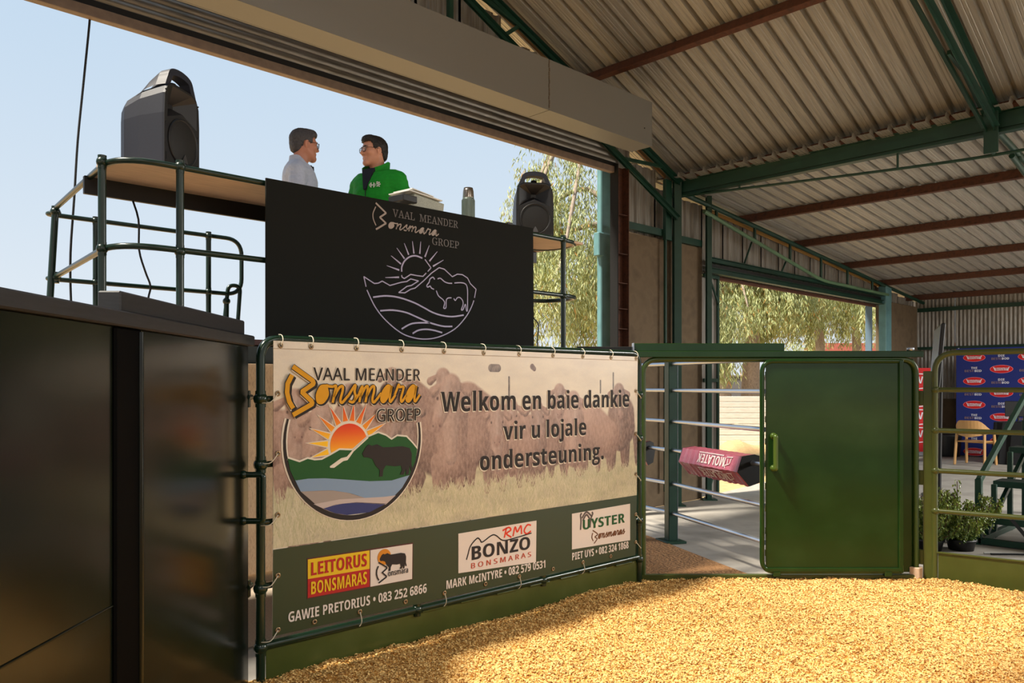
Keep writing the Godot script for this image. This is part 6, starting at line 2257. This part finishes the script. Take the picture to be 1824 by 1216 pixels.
func plastic_chair(label: String, at: Vector3, turn: float, arms: bool) -> void:
	var t := thing("plastic_chair", label, "chair", at, turn)
	var m := plain(Color(0.72, 0.55, 0.34), 0.45)
	var b := Mb.new()
	b.box(Vector3(0, 0.42, 0.02), Vector3(0.44, 0.025, 0.42), 0.01)
	b.box(Vector3(0, 0.40, 0.225), Vector3(0.44, 0.05, 0.02), 0.006)
	part(t, "seat", b, m)
	# curved back running into the arms
	b = Mb.new()
	var n := 20
	for i in n:
		var q := []
		for k in 2:
			var a := lerpf(-1.9, 1.9, float(i + k) / n)
			var top := 0.80 - 0.16 * smoothstep(0.5, 1.5, absf(a))
			var low := 0.50 + 0.05 * absf(a)
			var c := Vector3(0.27 * sin(a), 0, -0.02 - 0.24 * cos(a))
			q.append([c + Vector3(0, low, 0), c * Vector3(1.04, 1, 1.12) + Vector3(0, top, 0)])
		var o: Vector3 = (q[0][0] + q[1][0]) * Vector3(0.5, 0, 0.5)
		o = o.normalized() * 0.008
		b.quad(q[1][0] + o, q[0][0] + o, q[0][1] + o, q[1][1] + o)
		b.quad(q[0][0] - o, q[1][0] - o, q[1][1] - o, q[0][1] - o)
		b.quad(q[0][1] - o, q[1][1] - o, q[1][1] + o, q[0][1] + o)
		b.quad(q[0][0] + o, q[1][0] + o, q[1][0] - o, q[0][0] - o)
	part(t, "backrest", b, m)
	for s in [-1.0, 1.0]:
		b = Mb.new()
		b.bar(Vector3(s * 0.255, 0.62, 0.08), Vector3(s * 0.255, 0.61, 0.20), 0.05, 0.03, Vector3.UP, 0.008)
		part(t, "armrest", b, m)
		for z in [-1.0, 1.0]:
			b = Mb.new()
			b.bar(Vector3(s * 0.25, 0.0, 0.02 + z * 0.24), Vector3(s * 0.23, 0.62 if z > 0 else 0.60, 0.02 + z * 0.19), 0.055, 0.035, Vector3(s, 0, 0), 0.01)
			part(t, "leg", b, m)


func build_stand() -> void:
	var t := thing("tiered_stand", "dark green steel spectator stand with stepped planks beyond the ring fence", "stand", Vector3(9.0, 0, -2.48))
	var steps := [[0.25, 0.26], [0.85, 0.57], [1.45, 0.90], [2.05, 1.24]]
	for z in [0.0, 1.2, 2.4]:
		var b := Mb.new()
		b.bar(Vector3(0, 0.04, z), Vector3(2.6, 0.04, z), 0.06, 0.06, Vector3.UP, 0.004)
		part(t, "base_rail", b, M.steel_green)
		b = Mb.new()
		b.bar(Vector3(0, 0.0, z), Vector3(0, 0.66, z), 0.06, 0.06, Vector3.BACK, 0.004)
		part(t, "post", b, M.steel_green)
		b = Mb.new()
		b.bar(Vector3(0, 0.64, z), Vector3(2.5, 1.85, z), 0.05, 0.06, Vector3.UP, 0.004)
		part(t, "hand_rail", b, M.steel_green)
		for s in steps:
			b = Mb.new()
			b.bar(Vector3(s[0] + 0.28, 0.0, z), Vector3(s[0] + 0.28, s[1] + 0.3, z), 0.05, 0.05, Vector3.BACK, 0.004)
			part(t, "post", b, M.steel_green)
		b = Mb.new()
		b.bar(Vector3(0.15, 0.10, z + 0.03), Vector3(1.9, 0.98, z + 0.03), 0.04, 0.05, Vector3.UP, 0.003)
		part(t, "brace", b, M.steel_green)
	for s in steps:
		var b := Mb.new()
		b.box(Vector3(s[0], s[1], 1.25), Vector3(0.32, 0.025, 2.6), 0.004)
		part(t, "tread_plank", b, paint(Color(0.13, 0.17, 0.15), 0.5, 95))
		b = Mb.new()
		b.bar(Vector3(s[0] - 0.16, s[1] - 0.02, -0.05), Vector3(s[0] - 0.16, s[1] - 0.02, 2.55), 0.035, 0.065, Vector3.UP, 0.004)
		part(t, "edge_angle", b, M.steel_green)
	var b := Mb.new()
	b.bar(Vector3(0, 0.04, 0), Vector3(0, 0.04, 2.5), 0.06, 0.06, Vector3.UP, 0.004)
	part(t, "base_rail", b, M.steel_green)
	var blue := plain(Color(0.03, 0.05, 0.16), 0.85)
	for i in 3:
		b = Mb.new()
		b.box(Vector3.ZERO, Vector3(0.30, 0.06, 0.5), 0.022)
		var o := single("seat_cushion", ["navy blue cushion on the lowest plank of the stand", "navy blue cushion on the second plank of the stand", "navy blue cushion on the third plank of the stand"][i], "cushion", b, blue, "cushions on the spectator stand")
		o.position = Vector3(9.0 + steps[i][0] + 0.01, steps[i][1] + 0.044, -1.78 - 0.12 * i)

	# junction box with an orange lamp and a coil of striped rope on the stand's rail
	t = thing("junction_box", "small black box with a glowing orange lamp clamped to the stand's rail", "junction box", Vector3(9.72, 1.80, -1.93))
	b = Mb.new()
	b.box(Vector3.ZERO, Vector3(0.12, 0.13, 0.16), 0.012)
	part(t, "housing", b, M.black)
	var lamp := plain(Color(1.0, 0.5, 0.1), 0.4)
	lamp.emission_enabled = true
	lamp.emission = Color(1.0, 0.42, 0.08)
	lamp.emission_energy_multiplier = 0.9
	b = Mb.new()
	b.box(Vector3(-0.062, 0.01, 0.0), Vector3(0.004, 0.04, 0.04))
	part(t, "orange_lamp", b, lamp)
	var ol := OmniLight3D.new()
	ol.name = "lamp_light"
	ol.light_color = Color(1.0, 0.42, 0.08)
	ol.light_energy = 0.004
	ol.light_size = 0.02
	ol.omni_range = 30.0
	ol.omni_attenuation = 2.0
	ol.shadow_enabled = true
	ol.position = Vector3(-0.09, 0.01, 0)
	t.add_child(ol, true)
	b = Mb.new()
	b.tube([Vector3(0, -0.06, 0), Vector3(0, -1.0, 0.02)], 0.016, 8)
	part(t, "mounting_pole", b, M.steel_green)
	t = thing("rope_coil", "coil of black and cream cable hung under the junction box", "cable coil", Vector3(9.66, 1.60, -1.95))
	for i in 5:
		b = Mb.new()
		var ring := []
		for j in 18:
			var a := TAU * j / 18
			ring.append(Vector3(-0.02 + 0.012 * i, -0.02 * i + 0.05 * sin(a), (0.085 - 0.008 * i) * cos(a) + 0.02 * sin(i * 1.7)))
		b.tube(ring, 0.011, 6, false, true)
		part(t, "loop", b, plain(Color(0.70, 0.62, 0.45), 0.6) if i % 2 == 0 else M.black)

	# shrubs in pots behind the fence
	var leaf := leaf_mesh(0.030, 0.018)
	var lm := plain(Color.WHITE, 0.4)
	lm.vertex_color_use_as_albedo = true
	lm.backlight_enabled = true
	lm.backlight = Color(0.25, 0.3, 0.08)
	for q in [[8.58, -2.52, 0.60, "taller boxwood shrub with yellow-green sprays behind the ring fence", 0.0], [8.36, -2.74, 0.50, "bushy dark boxwood shrub half hidden behind the fence post", 2.0]]:
		t = thing("potted_shrub", q[3], "shrub", Vector3(q[0], 0, q[1]))
		b = Mb.new()
		b.lathe([V(0, 0), V(0.11, 0), V(0.13, 0.09), V(0.14, 0.09), V(0.14, 0.11), V(0.125, 0.11), V(0.12, 0.09), V(0, 0.09)], 18)
		part(t, "pot", b, M.black)
		var at := []
		b = Mb.new()
		for i in 46:
			var a := rng.randf() * TAU
			var r := sqrt(rng.randf()) * 0.34
			var top: float = q[2] * rng.randf_range(0.55, 1.0) * (1.0 - r * 0.9)
			var base := Vector3(rng.randf_range(-0.05, 0.05), 0.09, rng.randf_range(-0.05, 0.05))
			var tip := Vector3(r * cos(a), top + 0.10, r * sin(a))
			var mid := base.lerp(tip, 0.5) + Vector3(cos(a), 0, sin(a)) * r * 0.25
			var path := smooth3([base, mid, tip], 5)
			b.tube(path, 0.004, 4, false)
			for j in 120:
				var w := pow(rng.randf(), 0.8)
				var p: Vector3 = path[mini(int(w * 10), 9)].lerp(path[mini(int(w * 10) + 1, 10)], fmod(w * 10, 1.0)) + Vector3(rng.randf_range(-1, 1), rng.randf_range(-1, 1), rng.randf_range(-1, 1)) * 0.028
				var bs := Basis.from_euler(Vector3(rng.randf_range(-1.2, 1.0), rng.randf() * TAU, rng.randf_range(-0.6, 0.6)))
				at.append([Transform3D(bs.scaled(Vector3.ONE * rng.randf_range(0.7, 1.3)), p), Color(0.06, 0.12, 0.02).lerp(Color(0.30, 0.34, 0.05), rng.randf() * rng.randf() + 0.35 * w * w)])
		part(t, "stem", b, M.rust)
		scatter(t, "foliage", leaf, lm, at)
	b = Mb.new()
	b.bar(Vector3(8.62, 0.34, -2.10), Vector3(8.74, 0.02, -1.88), 0.03, 0.03)
	single("metal_prop", "short black metal bar leaning behind the fence below the shrub", "bar", b, M.black)
	for q in [[Color(0.75, 0.74, 0.72), 0.0, "white cable looping over the floor in front of the stand"], [Color(0.04, 0.04, 0.04), 0.06, "black cable looping over the floor in front of the stand"]]:
		b = Mb.new()
		b.tube(smooth3([Vector3(8.5, 0.012, -2.3 + q[1]), Vector3(8.72, 0.012, -2.0), Vector3(8.8 + q[1], 0.012, -1.6), Vector3(8.72, 0.012, -1.1), Vector3(8.8, 0.012, -0.4 + q[1])], 6), 0.010, 6)
		single("floor_cable", q[2], "cable", b, plain(q[0], 0.6))


func leaf_mesh(l: float, w: float, bend := 0.15) -> ArrayMesh:  # one leaf along -Y, slightly folded
	var b := Mb.new()
	b.tint = Color.WHITE
	var m := Vector3(0, -l * 0.45, bend * l * 0.5)
	var tip := Vector3(0, -l, 0)
	b.tri(Vector3.ZERO, Vector3(-w / 2, -l * 0.4, 0), m)
	b.tri(Vector3.ZERO, m, Vector3(w / 2, -l * 0.4, 0))
	b.tri(Vector3(-w / 2, -l * 0.4, 0), tip, m)
	b.tri(m, tip, Vector3(w / 2, -l * 0.4, 0))
	return b.mesh()


func scatter(parent: Node3D, called: String, m: Mesh, mat: Material, at: Array) -> void:
	var mm := MultiMesh.new()
	mm.transform_format = MultiMesh.TRANSFORM_3D
	mm.use_colors = true
	mm.mesh = m
	mm.instance_count = at.size()
	for i in at.size():
		mm.set_instance_transform(i, at[i][0])
		mm.set_instance_color(i, at[i][1])
	var o := MultiMeshInstance3D.new()
	o.multimesh = mm
	o.material_override = mat
	o.name = called
	o.set_meta("kind", "stuff")
	parent.add_child(o, true)


func gum_tree(label: String, at: Vector3, h: float, r: float, spread: Vector3, low: float, strands: int, lean: Vector3, bark: Material, leaf: Mesh, lm: Material, bright: float, clear := 0.0) -> void:
	var t := thing("eucalyptus_tree", label, "tree", at)
	var b := Mb.new()
	var trunk := []
	var rad := []
	for i in 9:
		var u := i / 8.0
		trunk.append(Vector3(0, h * u, 0) + lean * u * u + Vector3(sin(i * 1.9 + at.x), 0, cos(i * 2.3 + at.z)) * 0.12 * u)
		rad.append(r * (1.25 - 0.9 * u if i > 0 else 1.5))
	b.tube(trunk, rad, 14)
	part(t, "trunk", b, bark)
	var leaves := []
	b = Mb.new()
	var n := 16
	var ends := []
	for i in n:
		var from: Vector3 = trunk[4 + i % 5]
		var a := TAU * (i * 0.618)
		var out := Vector3(cos(a) * spread.x, 0, sin(a) * spread.z) * rng.randf_range(0.45, 0.95)
		var tip := Vector3(lean.x * 0.6, 0, lean.z * 0.6) + out + Vector3(0, low + (spread.y) * rng.randf_range(0.25, 0.95), 0)
		var mid := from.lerp(tip, 0.5) + Vector3(0, 0.25 * spread.y * 0.4, 0)
		var path := smooth3([from, mid, tip, tip + out * 0.15 - Vector3(0, 0.5, 0)], 4)
		var rr := []
		for k in path.size():
			rr.append(lerpf(r * 0.28, 0.012, float(k) / (path.size() - 1)))
		b.tube(path, rr, 6)
		ends.append(path)
	part(t, "branch", b, bark)
	for i in strands:
		var path: Array = ends[rng.randi() % n]
		var w := int(lerpf(3, path.size() - 1, sqrt(rng.randf())))
		var p: Vector3 = path[w] + Vector3(rng.randfn(0, 0.33) * spread.x * 0.4, rng.randfn(0, 0.25), rng.randfn(0, 0.33) * spread.z * 0.4)
		var len := rng.randf_range(0.5, 1.3)
		len = minf(len, maxf(p.y - low, 0.25))
		var sway := Vector3(rng.randf_range(-0.25, 0.25), 0, rng.randf_range(-0.25, 0.25))
		var tone := rng.randf()
		for k in 26:
			var u := rng.randf()
			var q := p + Vector3(0, -len * u, 0) + sway * u + Vector3(rng.randfn(0, 0.06), rng.randfn(0, 0.03), rng.randfn(0, 0.06))
			if q.y < low - 0.4:
				continue
			var bs := Basis.from_euler(Vector3(rng.randf_range(-0.6, 0.6), rng.randf() * TAU, rng.randf_range(-0.6, 0.6)))
			var c := Color(0.20, 0.25, 0.09).lerp(Color(0.58, 0.60, 0.30), clampf(tone * 0.7 + rng.randf() * 0.4, 0, 1))
			if rng.randf() < 0.035:
				c = Color(0.55, 0.32, 0.10)
			leaves.append([Transform3D(bs.scaled(Vector3.ONE * rng.randf_range(0.7, 1.25)), q), c * bright])
	scatter(t, "foliage", leaf, lm, leaves)


func build_outside() -> void:
	var bark := textured([Color(0.40, 0.35, 0.30), Color(0.64, 0.58, 0.52), Color(0.50, 0.44, 0.39)], 0.02, Vector3(1.6, 0.5, 1.6), 0.9, 0.0, 101, 5)
	var leaf := leaf_mesh(0.17, 0.034)
	var lm := plain(Color.WHITE, 0.5)
	lm.vertex_color_use_as_albedo = true
	lm.backlight_enabled = true
	lm.backlight = Color(0.5, 0.5, 0.2)
	var fine := leaf_mesh(0.125, 0.024)
	gum_tree("pale-trunked gum tree rising behind the white fence beside the sheet jamb", Vector3(22.05, 0.15, -13.25), 7.5, 0.27, Vector3(2.6, 4.2, 2.2), 2.9, 900, Vector3(-0.4, 0, 0.2), bark, leaf, lm, 1.0)
	gum_tree("thick gum tree with pale bark standing second behind the white fence", Vector3(22.9, 0.15, -12.75), 7.8, 0.26, Vector3(2.6, 4.2, 2.2), 3.0, 900, Vector3(0.2, 0, 0.1), bark, leaf, lm, 1.0)
	gum_tree("gum tree with a thin brown trunk in the middle of the yard opening", Vector3(26.9, 0.15, -12.4), 7.5, 0.17, Vector3(2.6, 4.4, 2.4), 2.7, 900, Vector3(0.0, 0, 0.2), bark, leaf, lm, 1.05)
	gum_tree("gum tree with drooping bright foliage behind the middle of the yard opening", Vector3(29.6, 0.15, -12.2), 7.5, 0.18, Vector3(2.8, 4.4, 2.4), 2.6, 900, Vector3(0.3, 0, 0.0), bark, leaf, lm, 1.0)
	gum_tree("leaning dark-trunked gum tree at the open sky end of the yard opening", Vector3(30.9, 0.15, -10.3), 8.0, 0.20, Vector3(1.9, 4.0, 2.0), 4.2, 300, Vector3(0.7, 0, 0.6), bark, leaf, lm, 0.7)
	gum_tree("big leafy gum tree reaching across the roller doorway behind the forward-facing loudspeaker", Vector3(12.75, -0.02, -9.55), 7.6, 0.26, Vector3(2.4, 5.2, 2.0), 1.7, 2500, Vector3(-0.5, 0, -0.3), bark, fine, lm, 0.95)
	# white slatted fence
	var u := Vector3(0.716, 0, 0.698)
	var t := thing("slat_fence", "white fence of horizontal boards in the sunny yard", "fence", Vector3(18.35, -0.02, -11.45), atan2(-0.698, 0.716))
	var wm := textured([Color(0.82, 0.80, 0.76), Color(0.92, 0.91, 0.88)], 0.02, Vector3(0.5, 2, 0.5), 0.7, 0.0, 102)
	for i in 9:
		var b := Mb.new()
		b.box(Vector3(2.6, 0.10 + 0.147 * i, 0), Vector3(5.4, 0.135, 0.03), 0.006)
		part(t, "board", b, wm)
	for x in [0.0, 1.7, 3.4, 5.1]:
		var b := Mb.new()
		b.box(Vector3(x, 0.67, 0.0 if x == 0.0 else -0.06), Vector3(0.09, 1.36, 0.07), 0.006)
		part(t, "post", b, wm)
	# heap of sand before it
	var hb := Mb.new()
	var n := 26
	for i in n:
		for j in 10:
			var f := func(x: int, y: int) -> Vector3:
				var p := Vector3(5.6 * x / n - 0.2, 0, 0.3 + 1.9 * y / 10.0)
				p.y = 0.36 * sin(PI * clampf(y / 10.0, 0, 1)) * (0.7 + 0.3 * sin(x * 0.9)) * smoothstep(0, 3, x) * smoothstep(n, n - 3, x) - 0.03
				return p
			var a: Vector3 = f.call(i, j)
			hb.quad(f.call(i, j + 1), f.call(i + 1, j + 1), f.call(i + 1, j), a)
	var so := single("sand_heap", "low heap of yellow sand in front of the white fence", "sand", hb, textured([Color(0.66, 0.53, 0.36), Color(0.78, 0.65, 0.47)], 0.03, Vector3.ONE, 0.95, 0.0, 103))
	so.set_meta("kind", "stuff")
	so.position = Vector3(18.35, 0.0, -11.45)
	so.rotation.y = atan2(-0.698, 0.716)

	# grey wall and a red-roofed building far behind the trees
	t = thing("yard_wall", "grey block wall behind the gum trunks", "wall", Vector3(27.0, 0.15, -17.5), atan2(-0.698, 0.716))
	var b := Mb.new()
	b.box(Vector3(0, 0.9, 0), Vector3(9, 1.8, 0.2), 0.02)
	part(t, "wall", b, plain(Color(0.42, 0.42, 0.44), 0.9))
	b = Mb.new()
	b.box(Vector3(0, 1.84, 0), Vector3(9.1, 0.08, 0.28), 0.02)
	part(t, "coping", b, plain(Color(0.5, 0.5, 0.5), 0.9))
	t = thing("brick_building", "low red-brown brick building far behind the trees", "building", Vector3(53.0, 0.2, -18.5), atan2(-0.698, 0.716))
	var brick := textured([Color(0.42, 0.17, 0.11), Color(0.52, 0.24, 0.16)], 0.05, Vector3.ONE, 0.9, 0.0, 104)
	b = Mb.new()
	b.box(Vector3(0, 1.5, 0), Vector3(12, 3.0, 5), 0.05)
	part(t, "wall", b, brick)
	b = Mb.new()
	b.prism(PackedVector2Array([V(-3.0, 2.9), V(3.0, 2.9), V(0, 4.1)]), 12.6, Transform3D(Basis(Vector3.UP, PI / 2), Vector3(6.3, 0, 0)))
	part(t, "roof", b, brick)
	b = Mb.new()
	b.box(Vector3(1.5, 4.0, 0.4), Vector3(0.9, 1.0, 0.9), 0.03)
	part(t, "chimney", b, brick)
	for i in 4:
		b = Mb.new()
		b.box(Vector3(-4.5 + 3 * i, 1.7, 2.52), Vector3(1.1, 1.1, 0.08), 0.02)
		part(t, "window", b, plain(Color(0.2, 0.22, 0.25), 0.2))


func build_sawdust() -> void:
	var ring := PackedVector2Array([V(-1.3, -0.66), V(1.97, -4.02), V(2.02, -4.0), V(5.2, -3.91), V(5.28, -3.92), V(6.90, -2.35), V(6.96, -2.27), V(7.45, 0.3), V(6.2, 3.2), V(3.0, 4.2), V(-0.5, 3.4), V(-2.0, 1.2)])
	var fn := FastNoiseLite.new()
	fn.seed = 77
	fn.frequency = 0.9
	fn.fractal_octaves = 4
	var level := func(x: float, z: float) -> float: return 0.026 + 0.030 * fn.get_noise_2d(x, z) + 0.012 * fn.get_noise_2d(x * 7, z * 7)
	var b := Mb.new()
	var c := 0.055
	var i0 := Vector2i(int(-2.0 / c), int(-4.1 / c))
	var i1 := Vector2i(int(7.6 / c), int(4.3 / c))
	var grid := {}
	for i in range(i0.x, i1.x):
		for j in range(i0.y, i1.y):
			var p := V((i + 0.5) * c, (j + 0.5) * c)
			if Geometry2D.is_point_in_polygon(p, ring):
				grid[Vector2i(i, j)] = true
	for q in grid:
		var f := func(x: int, y: int) -> Vector3: return Vector3(x * c, maxf(level.call(x * c, y * c), 0.004), y * c)
		b.quad(f.call(q.x, q.y + 1), f.call(q.x + 1, q.y + 1), f.call(q.x + 1, q.y), f.call(q.x, q.y))
	var t := thing("sawdust_bedding", "golden wood shavings covering the floor of the auction ring", "sawdust")
	t.set_meta("kind", "stuff")
	var m := textured([Color(0.72, 0.50, 0.22), Color(0.86, 0.66, 0.34), Color(0.78, 0.57, 0.27)], 0.05, Vector3.ONE * 2, 0.95, 0.0, 111)
	var so := part(t, "bedding_surface", b, m)
	so.set_meta("kind", "stuff")
	# curled shavings, thickest where the ring is seen
	b = Mb.new()
	b.quad(Vector3(-0.007, 0, 0.004), Vector3(-0.002, 0.003, 0.0045), Vector3(-0.002, 0.003, -0.0045), Vector3(-0.007, 0, -0.004))
	b.quad(Vector3(-0.002, 0.003, 0.0045), Vector3(0.004, 0.002, 0.004), Vector3(0.004, 0.002, -0.004), Vector3(-0.002, 0.003, -0.0045))
	b.quad(Vector3(0.004, 0.002, 0.004), Vector3(0.007, -0.002, 0.003), Vector3(0.007, -0.002, -0.003), Vector3(0.004, 0.002, -0.004))
	var flake := b.mesh()
	var fm := plain(Color.WHITE, 0.9)
	fm.vertex_color_use_as_albedo = true
	var at := []
	while at.size() < 150000:
		var p := V(rng.randf_range(-1.9, 7.4), rng.randf_range(-4.0, 4.2))
		var deep := p.x * 0.698 - p.y * 0.716
		var side := p.x * 0.716 + p.y * 0.698
		if (deep < 3.9 or absf(side) > 0.72 * deep) and rng.randf() > 0.06:
			continue
		if not Geometry2D.is_point_in_polygon(p, ring):
			continue
		var bs := Basis.from_euler(Vector3(rng.randfn(0, 0.5), rng.randf() * TAU, rng.randfn(0, 0.5)))
		var k := rng.randf_range(0.5, 1.35)
		var col := Color(0.58, 0.32, 0.085).lerp(Color(0.88, 0.60, 0.235), rng.randf())
		if rng.randf() < 0.05:
			col = Color(0.30, 0.15, 0.04)
		at.append([Transform3D(bs.scaled(Vector3(k * rng.randf_range(0.7, 1.4), k, k)), Vector3(p.x, maxf(level.call(p.x, p.y), 0.004) + rng.randf_range(0.0, 0.010), p.y)), col])
	scatter(t, "wood_shavings", flake, fm, at)
